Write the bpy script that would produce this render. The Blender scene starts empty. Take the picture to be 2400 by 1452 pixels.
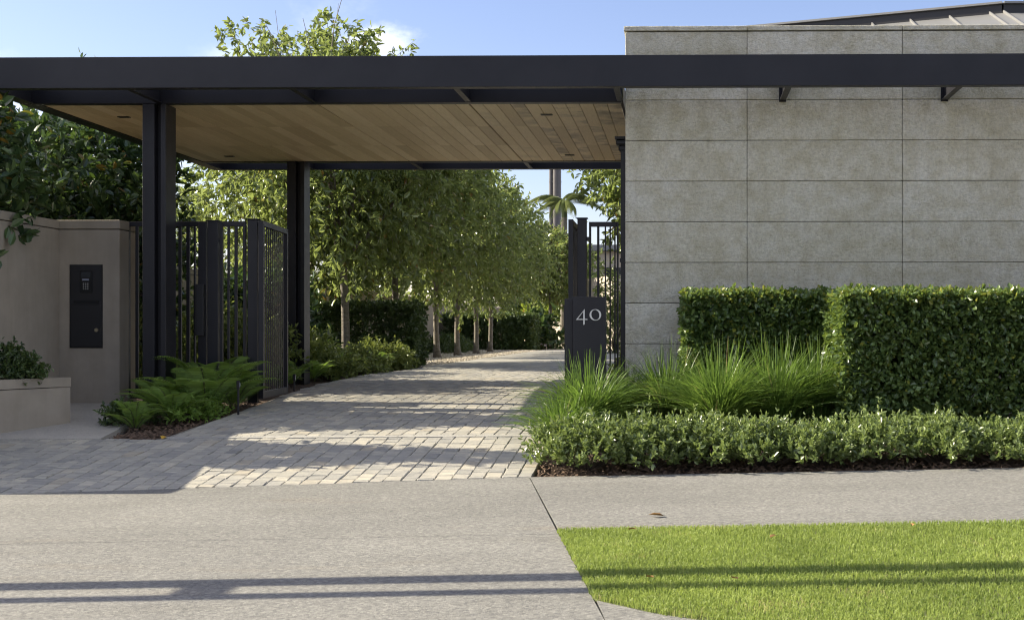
import bpy, bmesh, math, random
import numpy as np
from mathutils import Vector, Matrix

# ------------------------------------------------------------------ camera, sky, sun
scene = bpy.context.scene
SC = scene.collection
CAM_Z = 1.10
cd = bpy.data.cameras.new('camera')
cd.sensor_width = 36.0
cd.lens = 43.02
cd.shift_x = -(1550.0 - 1200.0) / 2400.0
cd.shift_y = (775.0 - 726.0) / 2400.0
cd.clip_start = 0.1
cd.clip_end = 3000.0
cd.dof.use_dof = True
cd.dof.focus_distance = 13.5
cd.dof.aperture_fstop = 9.0
cam = bpy.data.objects.new('camera', cd)
SC.objects.link(cam)
cam.location = (0, 0, CAM_Z)
cam.rotation_euler = (math.radians(90), 0, math.radians(1.0))
scene.camera = cam

SUN_EL = math.radians(31.0)
SUN_BEHIND = math.radians(5.5)          # from due -X, a touch behind the plane of the stone wall
sun_dir = Vector((-math.cos(SUN_BEHIND) * math.cos(SUN_EL), math.sin(SUN_BEHIND) * math.cos(SUN_EL), math.sin(SUN_EL)))
world = bpy.data.worlds.new('World')
scene.world = world
world.use_nodes = True
wn, wl = world.node_tree.nodes, world.node_tree.links
wn.clear()
w_out = wn.new('ShaderNodeOutputWorld')
w_bg = wn.new('ShaderNodeBackground')
w_bg.inputs['Strength'].default_value = 0.078
sky = wn.new('ShaderNodeTexSky')
sky.sky_type = 'NISHITA'
sky.sun_disc = False
sky.sun_elevation = SUN_EL
sky.sun_rotation = math.radians(270) + SUN_BEHIND
sky.air_density = 1.0
sky.dust_density = 0.6
sky.ozone_density = 3.5
CLOUD_SHIFT = (-6.18, -1.74, 0.27)
# one fair-weather cloud patch over the trees
tc = wn.new('ShaderNodeTexCoord')
nz = wn.new('ShaderNodeTexNoise'); nz.inputs['Scale'].default_value = 17.0; nz.inputs['Detail'].default_value = 8.0; nz.inputs['Roughness'].default_value = 0.6
mp = wn.new('ShaderNodeMapping'); mp.inputs['Scale'].default_value = (1.0, 1.0, 1.7); mp.inputs['Location'].default_value = (0.3, 0.0, 0.1)
wl.new(tc.outputs['Generated'], mp.inputs['Vector']); wl.new(mp.outputs['Vector'], nz.inputs['Vector'])
cdir = Vector((-0.233, 0.943, 0.224)).normalized()
sub = wn.new('ShaderNodeVectorMath'); sub.operation = 'SUBTRACT'; sub.inputs[1].default_value = cdir
wl.new(tc.outputs['Generated'], sub.inputs[0])
scl = wn.new('ShaderNodeVectorMath'); scl.operation = 'MULTIPLY'; scl.inputs[1].default_value = (1.0, 1.0, 2.4)
wl.new(sub.outputs[0], scl.inputs[0])
ln = wn.new('ShaderNodeVectorMath'); ln.operation = 'LENGTH'; wl.new(scl.outputs[0], ln.inputs[0])
mr = wn.new('ShaderNodeMapRange'); mr.inputs['From Min'].default_value = 0.0; mr.inputs['From Max'].default_value = 0.072
mr.inputs['To Min'].default_value = 0.42; mr.inputs['To Max'].default_value = -0.25
wl.new(ln.outputs['Value'], mr.inputs['Value'])
ad = wn.new('ShaderNodeMath'); ad.operation = 'ADD'; wl.new(mr.outputs[0], ad.inputs[0]); wl.new(nz.outputs['Fac'], ad.inputs[1])
cr = wn.new('ShaderNodeMapRange'); cr.interpolation_type = 'SMOOTHSTEP'
cr.inputs['From Min'].default_value = 0.50; cr.inputs['From Max'].default_value = 0.92; cr.inputs['To Max'].default_value = 0.5
wl.new(ad.outputs[0], cr.inputs['Value'])
mx = wn.new('ShaderNodeMix'); mx.data_type = 'RGBA'
mx.inputs['B'].default_value = (9.4, 9.0, 8.6, 1)
tint = wn.new('ShaderNodeMix'); tint.data_type = 'RGBA'; tint.blend_type = 'MULTIPLY'; tint.inputs['Factor'].default_value = 1.0
tint.inputs['B'].default_value = (0.99, 0.81, 0.82, 1)          # camera white balance on the clear sky
wl.new(sky.outputs[0], tint.inputs['A'])
# cloud added across the unseen sky to raise and whiten the ambient light
nz2 = wn.new('ShaderNodeTexNoise'); nz2.inputs['Scale'].default_value = 2.3; nz2.inputs['Detail'].default_value = 8.0; nz2.inputs['Roughness'].default_value = 0.58
mp2 = wn.new('ShaderNodeMapping'); mp2.inputs['Scale'].default_value = (1.0, 1.0, 1.5); mp2.inputs['Location'].default_value = CLOUD_SHIFT
wl.new(tc.outputs['Generated'], mp2.inputs['Vector']); wl.new(mp2.outputs['Vector'], nz2.inputs['Vector'])
cr2 = wn.new('ShaderNodeMapRange'); cr2.interpolation_type = 'SMOOTHSTEP'
cr2.inputs['From Min'].default_value = 0.47; cr2.inputs['From Max'].default_value = 0.68; cr2.inputs['To Max'].default_value = 0.85
wl.new(nz2.outputs['Fac'], cr2.inputs['Value'])
cmax = wn.new('ShaderNodeMath'); cmax.operation = 'MAXIMUM'; wl.new(cr.outputs[0], cmax.inputs[0]); wl.new(cr2.outputs[0], cmax.inputs[1])
wl.new(cmax.outputs[0], mx.inputs['Factor']); wl.new(tint.outputs['Result'], mx.inputs['A'])
wl.new(mx.outputs['Result'], w_bg.inputs['Color'])
wl.new(w_bg.outputs[0], w_out.inputs['Surface'])

sl = bpy.data.lights.new('sun', 'SUN')
sl.energy = 3.7
sl.angle = math.radians(0.35)
sl.color = (1.0, 0.90, 0.71)
sun = bpy.data.objects.new('sun', sl)
SC.objects.link(sun)
sun.location = (-20, 5, 20)
sun.rotation_euler = sun_dir.to_track_quat('Z', 'Y').to_euler()

scene.view_settings.view_transform = 'Standard'
scene.view_settings.look = 'None'
scene.view_settings.gamma = 1.0
scene.view_settings.use_curve_mapping = False
scene.view_settings.exposure = 1.70
scene.render.engine = 'CYCLES'
scene.cycles.use_denoising = True
scene.cycles.filter_width = 1.15
scene.cycles.max_bounces = 5
scene.cycles.diffuse_bounces = 3
scene.cycles.glossy_bounces = 2
scene.cycles.transmission_bounces = 3
scene.cycles.adaptive_threshold = 0.02
scene.cycles.caustics_reflective = False
scene.cycles.caustics_refractive = False
scene.cycles.sample_clamp_indirect = 6.0

rng = np.random.default_rng(40)
random.seed(40)

# ------------------------------------------------------------------ helpers
WO = {}                                   # world origin of every object

def tag(o, label=None, cat=None, group=None, kind=None):
    if label: o['label'] = label
    if cat: o['category'] = cat
    if group: o['group'] = group
    if kind: o['kind'] = kind
    return o

def thing(name, label, cat, loc, group=None, kind=None):
    o = bpy.data.objects.new(name, None)
    SC.objects.link(o)
    o.empty_display_size = 0.2
    o.location = loc
    WO[o.name] = np.array(loc, float)
    return tag(o, label, cat, group, kind)

def mesh_np(name, V, F, rnd=None):
    """fast mesh: V (n,3); F list of (m,k) int arrays"""
    me = bpy.data.meshes.new(name)
    V = np.asarray(V, np.float32)
    me.vertices.add(len(V)); me.vertices.foreach_set('co', V.ravel())
    tot = sum(f.size for f in F); npoly = sum(len(f) for f in F)
    me.loops.add(tot); me.polygons.add(npoly)
    me.loops.foreach_set('vertex_index', np.concatenate([f.ravel() for f in F]).astype(np.int32))
    cnt = np.concatenate([np.full(len(f), f.shape[1], np.int32) for f in F])
    st = np.concatenate([[0], np.cumsum(cnt)[:-1]]).astype(np.int32)
    me.polygons.foreach_set('loop_start', st)
    me.polygons.foreach_set('loop_total', cnt)
    me.polygons.foreach_set('use_smooth', np.zeros(npoly, bool))
    me.update(calc_edges=True)
    if rnd is not None:
        a = me.attributes.new('rnd', 'FLOAT', 'POINT')
        a.data.foreach_set('value', np.asarray(rnd, np.float32))
    return me

def place(name, V, F, m, parent=None, rnd=None, smooth=False, loc=None):
    """mesh object from world coordinates; its origin goes to its base"""
    V = np.asarray(V, float)
    if loc is None:
        loc = np.array([(V[:, 0].min() + V[:, 0].max()) / 2, (V[:, 1].min() + V[:, 1].max()) / 2, V[:, 2].min()])
    loc = np.asarray(loc, float)
    me = mesh_np(name, V - loc, F, rnd)
    if m: me.materials.append(m)
    if smooth: me.polygons.foreach_set('use_smooth', np.ones(len(me.polygons), bool))
    o = bpy.data.objects.new(name, me)
    SC.objects.link(o)
    WO[o.name] = loc
    if parent is not None:
        o.parent = parent
        o.location = loc - WO[parent.name]
    else:
        o.location = loc
    return o

BOXF = np.array([[0, 3, 2, 1], [4, 5, 6, 7], [0, 1, 5, 4], [1, 2, 6, 5], [2, 3, 7, 6], [3, 0, 4, 7]])

def box_vf(x0, x1, y0, y1, z0, z1, b=0.0):
    if b <= 0:
        V = np.array([[x0, y0, z0], [x1, y0, z0], [x1, y1, z0], [x0, y1, z0], [x0, y0, z1], [x1, y0, z1], [x1, y1, z1], [x0, y1, z1]], float)
        return V, [BOXF]
    bm = bmesh.new()
    bmesh.ops.create_cube(bm, size=1.0)
    for v in bm.verts:
        v.co = Vector((x0 if v.co.x < 0 else x1, y0 if v.co.y < 0 else y1, z0 if v.co.z < 0 else z1))
    bmesh.ops.bevel(bm, geom=list(bm.edges), offset=b, segments=1, affect='EDGES', profile=0.5)
    bm.verts.index_update()
    V = np.array([v.co[:] for v in bm.verts])
    q = np.array([[v.index for v in f.verts] for f in bm.faces if len(f.verts) == 4]).reshape(-1, 4)
    t = np.array([[v.index for v in f.verts] for f in bm.faces if len(f.verts) == 3]).reshape(-1, 3)
    bm.free()
    return V, [f for f in (q, t) if len(f)]

def box(name, x0, x1, y0, y1, z0, z1, m, parent=None, b=0.0):
    V, F = box_vf(min(x0, x1), max(x0, x1), min(y0, y1), max(y0, y1), min(z0, z1), max(z0, z1), b)
    return place(name, V, F, m, parent)

def join_vf(parts):
    Vs, Q, T, off = [], [], [], 0
    for V, F in parts:
        for f in F:
            (Q if f.shape[1] == 4 else T).append(f + off)
        Vs.append(V); off += len(V)
    F = []
    if Q: F.append(np.concatenate(Q))
    if T: F.append(np.concatenate(T))
    return np.concatenate(Vs), F

def obox_vf(p0, p1, w, z0, z1, b=0.0):
    """upright board from plan point p0 to p1, thickness w"""
    p0 = np.array(p0, float); p1 = np.array(p1, float)
    L = np.linalg.norm(p1 - p0); u = (p1 - p0) / L; n = np.array([-u[1], u[0]])
    V, F = box_vf(0, L, -w / 2, w / 2, z0, z1, b)
    W = V.copy()
    W[:, 0] = p0[0] + V[:, 0] * u[0] + V[:, 1] * n[0]
    W[:, 1] = p0[1] + V[:, 0] * u[1] + V[:, 1] * n[1]
    return W, F

def tube_vf(P, R, s=6, cap=True):
    P = np.asarray(P, float); R = np.broadcast_to(np.asarray(R, float), (len(P),))
    T = np.gradient(P, axis=0); T /= np.linalg.norm(T, axis=1)[:, None] + 1e-9
    ref = np.where(np.abs(T[:, 2:3]) > 0.9, np.array([[1., 0, 0]]), np.array([[0, 0, 1.]]))
    A = np.cross(T, ref); A /= np.linalg.norm(A, axis=1)[:, None] + 1e-9
    B = np.cross(T, A)
    a = np.arange(s) * 2 * math.pi / s
    V = (P[:, None, :] + R[:, None, None] * (np.cos(a)[None, :, None] * A[:, None, :] + np.sin(a)[None, :, None] * B[:, None, :])).reshape(-1, 3)
    i = np.arange(len(P) - 1)[:, None] * s; j = np.arange(s)[None, :]; k = (np.arange(s)[None, :] + 1) % s
    Q = np.stack([i + j, i + k, i + s + k, i + s + j], -1).reshape(-1, 4)
    F = [Q]
    if cap:
        n = len(V); V = np.concatenate([V, P[:1], P[-1:]])
        jj = np.arange(s); kk = (jj + 1) % s; e = (len(P) - 1) * s
        F.append(np.concatenate([np.stack([np.full(s, n), kk, jj], -1), np.stack([np.full(s, n + 1), e + jj, e + kk], -1)]))
    return V, F

def grid_vf(us, vs, fn):
    """fn(u,v)->(x,y,z) arrays"""
    U, Vv = np.meshgrid(us, vs, indexing='ij')
    X, Y, Z = fn(U, Vv)
    V = np.stack([X.ravel(), Y.ravel(), Z.ravel()], -1)
    nu, nv = len(us), len(vs)
    i = np.arange(nu - 1)[:, None] * nv; j = np.arange(nv - 1)[None, :]
    Q = np.stack([i + j, i + nv + j, i + nv + j + 1, i + j + 1], -1).reshape(-1, 4)
    return V, [Q]

# ------------------------------------------------------------------ materials
def nodes_of(name):
    m = bpy.data.materials.new(name); m.use_nodes = True
    n, l = m.node_tree.nodes, m.node_tree.links
    return m, n, l, n['Principled BSDF']

def ramp(n, stops):
    r = n.new('ShaderNodeValToRGB')
    e = r.color_ramp.elements
    while len(e) < len(stops): e.new(0.5)
    for el, (p, c) in zip(e, stops):
        el.position = p; el.color = (*c, 1)
    return r

def pos_noise(n, l, scale, detail=4.0, rough=0.55, stretch=(1, 1, 1), coord='pos'):
    if coord == 'pos':
        g = n.new('ShaderNodeNewGeometry'); src = g.outputs['Position']
    else:
        g = n.new('ShaderNodeTexCoord'); src = g.outputs['Object']
    mp = n.new('ShaderNodeMapping'); mp.inputs['Scale'].default_value = stretch
    l.new(src, mp.inputs['Vector'])
    t = n.new('ShaderNodeTexNoise'); t.inputs['Scale'].default_value = scale
    t.inputs['Detail'].default_value = detail; t.inputs['Roughness'].default_value = rough
    l.new(mp.outputs[0], t.inputs['Vector'])
    return t

def mixc(n, l, fac, a, b, mode='MIX'):
    x = n.new('ShaderNodeMix'); x.data_type = 'RGBA'; x.blend_type = mode
    for k, v in (('Factor', fac), ('A', a), ('B', b)):
        if isinstance(v, (int, float)): x.inputs[k].default_value = v
        elif isinstance(v, tuple): x.inputs[k].default_value = (*v, 1)
        else: l.new(v, x.inputs[k])
    return x.outputs['Result']

def bump(n, l, b, h, strength, dist):
    k = n.new('ShaderNodeBump'); k.inputs['Strength'].default_value = strength; k.inputs['Distance'].default_value = dist
    l.new(h, k.inputs['Height']); l.new(k.outputs[0], b.inputs['Normal'])
    return k

def rnd_value(n, l):
    a = n.new('ShaderNodeAttribute'); a.attribute_name = 'rnd'
    o = n.new('ShaderNodeObjectInfo')
    s = n.new('ShaderNodeMath'); s.operation = 'ADD'; l.new(a.outputs['Fac'], s.inputs[0]); l.new(o.outputs['Random'], s.inputs[1])
    f = n.new('ShaderNodeMath'); f.operation = 'FRACT'; l.new(s.outputs[0], f.inputs[0])
    return f.outputs[0]

def plain(name, col, rough=0.6, metal=0.0, var=0.12, scale=6.0, bmp=0.0, spec=0.5):
    m, n, l, b = nodes_of(name)
    t = pos_noise(n, l, scale, 5)
    lo = tuple(c * (1 - var) for c in col); hi = tuple(min(1, c * (1 + var)) for c in col)
    r = ramp(n, [(0.3, lo), (0.7, hi)]); l.new(t.outputs['Fac'], r.inputs[0])
    l.new(r.outputs[0], b.inputs['Base Color'])
    b.inputs['Roughness'].default_value = rough; b.inputs['Metallic'].default_value = metal
    b.inputs['Specular IOR Level'].default_value = spec
    if bmp:
        t2 = pos_noise(n, l, scale * 12, 4); bump(n, l, b, t2.outputs['Fac'], 0.5, bmp)
    return m

M = {}
# dark blue-charcoal powder-coated steel
m, n, l, b = nodes_of('charcoal_steel'); M['steel'] = m
t = pos_noise(n, l, 2.2, 4); r = ramp(n, [(0.3, (0.0085, 0.0085, 0.0120)), (0.72, (0.0150, 0.0148, 0.0190))]); l.new(t.outputs['Fac'], r.inputs[0]); l.new(r.outputs[0], b.inputs['Base Color'])
t2 = pos_noise(n, l, 14, 3); mrr = n.new('ShaderNodeMapRange'); mrr.inputs['To Min'].default_value = 0.36; mrr.inputs['To Max'].default_value = 0.52; b.inputs['Specular IOR Level'].default_value = 0.36
l.new(t2.outputs['Fac'], mrr.inputs['Value']); l.new(mrr.outputs[0], b.inputs['Roughness'])
t3 = pos_noise(n, l, 3.0, 2); bump(n, l, b, t3.outputs['Fac'], 0.25, 0.004)
M['black'] = plain('black_powdercoat', (0.012, 0.012, 0.014), 0.45, var=0.1)
M['void'] = plain('dark_recess', (0.008, 0.008, 0.008), 0.9, var=0.05)

# flamed grey stone cladding
def stone_mat(name, rough_relief=True):
    m, n, l, b = nodes_of(name)
    oi = n.new('ShaderNodeObjectInfo')
    big = pos_noise(n, l, 1.5, 6, 0.62)
    r1 = ramp(n, [(0.28, (0.575, 0.545, 0.435)), (0.50, (0.675, 0.650, 0.555)), (0.72, (0.725, 0.710, 0.640))]); l.new(big.outputs['Fac'], r1.inputs[0])
    mid = pos_noise(n, l, 7.0, 5, 0.6)
    r2 = ramp(n, [(0.38, (0.80, 0.77, 0.67)), (0.58, (1, 1, 1))]); l.new(mid.outputs['Fac'], r2.inputs[0])
    c = mixc(n, l, 0.75, r1.outputs[0], r2.outputs[0], 'MULTIPLY')
    pr = ramp(n, [(0.0, (0.86, 0.86, 0.835)), (1.0, (1.06, 1.06, 1.07))]); l.new(oi.outputs['Random'], pr.inputs[0])
    c = mixc(n, l, 1.0, c, pr.outputs[0], 'MULTIPLY')
    fine = pos_noise(n, l, 34.0, 6, 0.72)
    r3 = ramp(n, [(0.32, (0.70, 0.69, 0.66)), (0.50, (1.0, 1.0, 0.99)), (0.70, (1.22, 1.21, 1.18))]); l.new(fine.outputs['Fac'], r3.inputs[0])
    c = mixc(n, l, 0.8, c, r3.outputs[0], 'MULTIPLY')
    # water streaks running down
    st = pos_noise(n, l, 1.0, 4, 0.5, (7.0, 7.0, 0.55)); r4 = ramp(n, [(0.50, (1, 1, 1)), (0.72, (0.78, 0.765, 0.71))]); l.new(st.outputs['Fac'], r4.inputs[0])
    c = mixc(n, l, 0.35, c, r4.outputs[0], 'MULTIPLY')
    l.new(c, b.inputs['Base Color']); b.inputs['Roughness'].default_value = 0.82
    if rough_relief:
        f1 = pos_noise(n, l, 24.0, 6, 0.68, (1, 1, 1.25)); f2 = pos_noise(n, l, 95.0, 3, 0.6)
        s = n.new('ShaderNodeMath'); s.operation = 'MULTIPLY_ADD'; s.inputs[1].default_value = 0.45
        l.new(f2.outputs['Fac'], s.inputs[0]); l.new(f1.outputs['Fac'], s.inputs[2])
        bump(n, l, b, s.outputs[0], 1.0, 0.03)
    return m
M['stone'] = stone_mat('flamed_stone')
M['mortar'] = plain('joint_mortar', (0.07, 0.068, 0.06), 0.95)  # dark mortar colour in the joints between panels

# timber soffit
m, n, l, b = nodes_of('cedar_soffit'); M['timber'] = m
rv = rnd_value(n, l)
r = ramp(n, [(0.0, (0.52, 0.415, 0.255)), (0.35, (0.62, 0.505, 0.325)), (0.7, (0.68, 0.565, 0.38)), (1.0, (0.74, 0.625, 0.44))]); l.new(rv, r.inputs[0])
g = pos_noise(n, l, 6.0, 6, 0.6, (14.0, 0.8, 1.0)); r2 = ramp(n, [(0.3, (0.84, 0.82, 0.78)), (0.7, (1.05, 1.05, 1.05))]); l.new(g.outputs['Fac'], r2.inputs[0])
c = mixc(n, l, 0.9, r.outputs[0], r2.outputs[0], 'MULTIPLY')
# water-stain blotches on some boards near the wall end
stn = pos_noise(n, l, 2.2, 7, 0.68, (1.0, 1.5, 1.0))
geo = n.new('ShaderNodeNewGeometry'); sx = n.new('ShaderNodeSeparateXYZ'); l.new(geo.outputs['Position'], sx.inputs[0])
mr1 = n.new('ShaderNodeMapRange'); mr1.inputs['From Min'].default_value = -2.3; mr1.inputs['From Max'].default_value = -1.5; l.new(sx.outputs['X'], mr1.inputs['Value'])
mr2 = n.new('ShaderNodeMapRange'); mr2.inputs['From Min'].default_value = 0.42; mr2.inputs['From Max'].default_value = 0.62; l.new(stn.outputs['Fac'], mr2.inputs['Value'])
gt = n.new('ShaderNodeMath'); gt.operation = 'GREATER_THAN'; gt.inputs[1].default_value = 0.66; l.new(rv, gt.inputs[0])
mu = n.new('ShaderNodeMath'); mu.operation = 'MULTIPLY'; l.new(mr1.outputs[0], mu.inputs[0]); l.new(mr2.outputs[0], mu.inputs[1])
mu2 = n.new('ShaderNodeMath'); mu2.operation = 'MULTIPLY'; l.new(mu.outputs[0], mu2.inputs[0]); l.new(gt.outputs[0], mu2.inputs[1])
mu3 = n.new('ShaderNodeMath'); mu3.operation = 'MULTIPLY'; mu3.inputs[1].default_value = 0.72; l.new(mu2.outputs[0], mu3.inputs[0])
c = mixc(n, l, mu3.outputs[0], c, (0.10, 0.075, 0.05))
l.new(c, b.inputs['Base Color']); b.inputs['Roughness'].default_value = 0.5
bump(n, l, b, g.outputs['Fac'], 0.15, 0.002)

# fine exposed-aggregate concrete
def concrete_mat(name, base, speck=1.0, streak=True):
    m, n, l, b = nodes_of(name)
    big = pos_noise(n, l, 0.8, 6, 0.6, (0.6, 1.4, 1)); r1 = ramp(n, [(0.3, tuple(x * 0.86 for x in base)), (0.7, tuple(x * 1.10 for x in base))]); l.new(big.outputs['Fac'], r1.inputs[0])
    v = n.new('ShaderNodeTexVoronoi'); v.inputs['Scale'].default_value = 75.0
    g = n.new('ShaderNodeNewGeometry'); l.new(g.outputs['Position'], v.inputs['Vector'])
    sep = n.new('ShaderNodeSeparateColor'); l.new(v.outputs['Color'], sep.inputs[0])
    r2 = ramp(n, [(0.0, (0.52, 0.52, 0.54)), (0.35, (0.86, 0.85, 0.83)), (0.75, (1.05, 1.04, 1.02)), (1.0, (1.42, 1.40, 1.34))]); l.new(sep.outputs[0], r2.inputs[0])
    c = mixc(n, l, 0.75 * speck, r1.outputs[0], r2.outputs[0], 'MULTIPLY')
    f = pos_noise(n, l, 28.0, 5, 0.7); r3 = ramp(n, [(0.3, (0.80, 0.80, 0.80)), (0.7, (1.12, 1.12, 1.11))]); l.new(f.outputs['Fac'], r3.inputs[0])
    c = mixc(n, l, 0.85 * speck, c, r3.outputs[0], 'MULTIPLY')
    if streak:
        s = pos_noise(n, l, 1.6, 5, 0.6, (0.35, 1.6, 1)); r4 = ramp(n, [(0.56, (1, 1, 1)), (0.74, (0.80, 0.79, 0.77))]); l.new(s.outputs['Fac'], r4.inputs[0])
        c = mixc(n, l, 0.8, c, r4.outputs[0], 'MULTIPLY')
        s2 = pos_noise(n, l, 1.1, 5, 0.6, (0.5, 2.2, 1)); r5 = ramp(n, [(0.60, (1, 1, 1)), (0.80, (1.06, 0.93, 0.80))]); l.new(s2.outputs['Fac'], r5.inputs[0])
        c = mixc(n, l, 0.7, c, r5.outputs[0], 'MULTIPLY')
    if streak:                                  # faint polished wheel tracks across the crossing
        gx = n.new('ShaderNodeNewGeometry'); sp = n.new('ShaderNodeSeparateXYZ'); l.new(gx.outputs['Position'], sp.inputs[0])
        wob = pos_noise(n, l, 0.7, 3, 0.5)
        off = n.new('ShaderNodeMath'); off.operation = 'MULTIPLY_ADD'; off.inputs[1].default_value = 0.6; l.new(wob.outputs['Fac'], off.inputs[0]); l.new(sp.outputs['X'], off.inputs[2])
        acc = None
        for cx_ in (-1.75, -3.25):
            sb = n.new('ShaderNodeMath'); sb.operation = 'SUBTRACT'; sb.inputs[1].default_value = cx_; l.new(off.outputs[0], sb.inputs[0])
            ab = n.new('ShaderNodeMath'); ab.operation = 'ABSOLUTE'; l.new(sb.outputs[0], ab.inputs[0])
            mm = n.new('ShaderNodeMapRange'); mm.interpolation_type = 'SMOOTHSTEP'; mm.inputs['From Min'].default_value = 0.05; mm.inputs['From Max'].default_value = 0.30; mm.inputs['To Min'].default_value = 0.10; mm.inputs['To Max'].default_value = 0.0
            l.new(ab.outputs[0], mm.inputs['Value'])
            if acc is None: acc = mm.outputs[0]
            else:
                q_ = n.new('ShaderNodeMath'); q_.operation = 'MAXIMUM'; l.new(acc, q_.inputs[0]); l.new(mm.outputs[0], q_.inputs[1]); acc = q_.outputs[0]
        c = mixc(n, l, acc, c, (0.10, 0.098, 0.092))
    l.new(c, b.inputs['Base Color']); b.inputs['Roughness'].default_value = 0.88
    h = pos_noise(n, l, 130.0, 3, 0.6); bump(n, l, b, h.outputs['Fac'], 0.7, 0.006)
    return m
M['concrete'] = concrete_mat('footpath_concrete', (0.190, 0.188, 0.175))
M['drive_conc'] = concrete_mat('drive_concrete', (0.33, 0.318, 0.285), 0.5)
M['slab'] = concrete_mat('pale_paving', (0.40, 0.375, 0.33), 0.35, False)
M['strip'] = concrete_mat('edging_stone', (0.35, 0.34, 0.31), 0.4, False)

# stone setts
m, n, l, b = nodes_of('stone_setts'); M['sett'] = m
rv = rnd_value(n, l)
r = ramp(n, [(0.0, (0.240, 0.238, 0.230)), (0.25, (0.320, 0.311, 0.284)), (0.5, (0.350, 0.335, 0.296)), (0.72, (0.275, 0.271, 0.258)), (0.9, (0.40, 0.378, 0.328)), (1.0, (0.32, 0.292, 0.242))]); l.new(rv, r.inputs[0])
vv = n.new('ShaderNodeMath'); vv.operation = 'MULTIPLY'; vv.inputs[1].default_value = 37.0; l.new(rv, vv.inputs[0])
g = n.new('ShaderNodeNewGeometry'); av = n.new('ShaderNodeVectorMath'); av.operation = 'ADD'; l.new(g.outputs['Position'], av.inputs[0]); l.new(vv.outputs[0], av.inputs[1])
mp = n.new('ShaderNodeMapping'); mp.inputs['Scale'].default_value = (5.0, 26.0, 5.0); l.new(av.outputs[0], mp.inputs['Vector'])
t = n.new('ShaderNodeTexNoise'); t.inputs['Scale'].default_value = 1.4; t.inputs['Detail'].default_value = 6; l.new(mp.outputs[0], t.inputs['Vector'])
r2 = ramp(n, [(0.28, (0.72, 0.715, 0.69)), (0.5, (1, 0.985, 0.93)), (0.72, (1.22, 1.19, 1.08))]); l.new(t.outputs['Fac'], r2.inputs[0])
c = mixc(n, l, 0.9, r.outputs[0], r2.outputs[0], 'MULTIPLY')
l.new(c, b.inputs['Base Color']); b.inputs['Roughness'].default_value = 0.72
h = pos_noise(n, l, 45.0, 5, 0.65); bump(n, l, b, h.outputs['Fac'], 0.6, 0.008)
M['grit'] = plain('joint_grit', (0.20, 0.187, 0.16), 0.95, var=0.3, scale=40, bmp=0.004)

M['render'] = plain('taupe_render', (0.31, 0.27, 0.215), 0.85, var=0.10, scale=1.8, bmp=0.002)
_m = M['render']; _n, _l = _m.node_tree.nodes, _m.node_tree.links; _b = _n['Principled BSDF']
_src = _b.inputs['Base Color'].links[0].from_socket
_t = pos_noise(_n, _l, 1.0, 6, 0.6, (5.0, 5.0, 0.6)); _r = ramp(_n, [(0.45, (1, 1, 1)), (0.75, (0.80, 0.79, 0.76))]); _l.new(_t.outputs['Fac'], _r.inputs[0])
_t2 = pos_noise(_n, _l, 3.5, 6, 0.65); _r2 = ramp(_n, [(0.35, (0.90, 0.90, 0.89)), (0.65, (1.05, 1.05, 1.05))]); _l.new(_t2.outputs['Fac'], _r2.inputs[0])
_l.new(mixc(_n, _l, 0.8, mixc(_n, _l, 0.7, _src, _r.outputs[0], 'MULTIPLY'), _r2.outputs[0], 'MULTIPLY'), _b.inputs['Base Color'])
M['pale_render'] = plain('pale_render', (0.44, 0.385, 0.31), 0.85, var=0.08, scale=1.2, bmp=0.002)
M['mulch'] = plain('bark_mulch', (0.085, 0.055, 0.036), 0.95, var=0.45, scale=30, bmp=0.03)
M['chip'] = plain('bark_chip', (0.11, 0.07, 0.045), 0.9, var=0.5, scale=25)
M['gravel'] = plain('gravel_bed', (0.34, 0.29, 0.22), 0.9, var=0.35, scale=45, bmp=0.02)
m, n, l, b = nodes_of('gravel_stone'); M['pebble'] = m
rv = rnd_value(n, l); r = ramp(n, [(0.0, (0.22, 0.18, 0.13)), (0.5, (0.42, 0.37, 0.29)), (1.0, (0.60, 0.55, 0.46))]); l.new(rv, r.inputs[0]); l.new(r.outputs[0], b.inputs['Base Color']); b.inputs['Roughness'].default_value = 0.85
M['asphalt'] = plain('chip_seal', (0.22, 0.21, 0.195), 0.9, var=0.2, scale=20, bmp=0.01)
M['roofmetal'] = plain('zinc_roof', (0.215, 0.217, 0.215), 0.5, 0.2, var=0.06, scale=1.5)
M['digit'] = plain('brushed_aluminium', (0.55, 0.55, 0.54), 0.38, 0.6, var=0.08, scale=60)
M['brass'] = plain('brass_lock', (0.45, 0.40, 0.28), 0.35, 0.9, var=0.1)
M['key'] = plain('steel_key', (0.40, 0.40, 0.38), 0.4, 0.5, var=0.1)
M['lcd'] = plain('display_glass', (0.22, 0.24, 0.30), 0.25, 0.0, var=0.05)
M['glass'] = plain('window_glass', (0.03, 0.035, 0.04), 0.08, 0.0, var=0.05)
M['flue'] = plain('flue_steel', (0.10, 0.095, 0.095), 0.5, 0.3, var=0.1)

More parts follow.
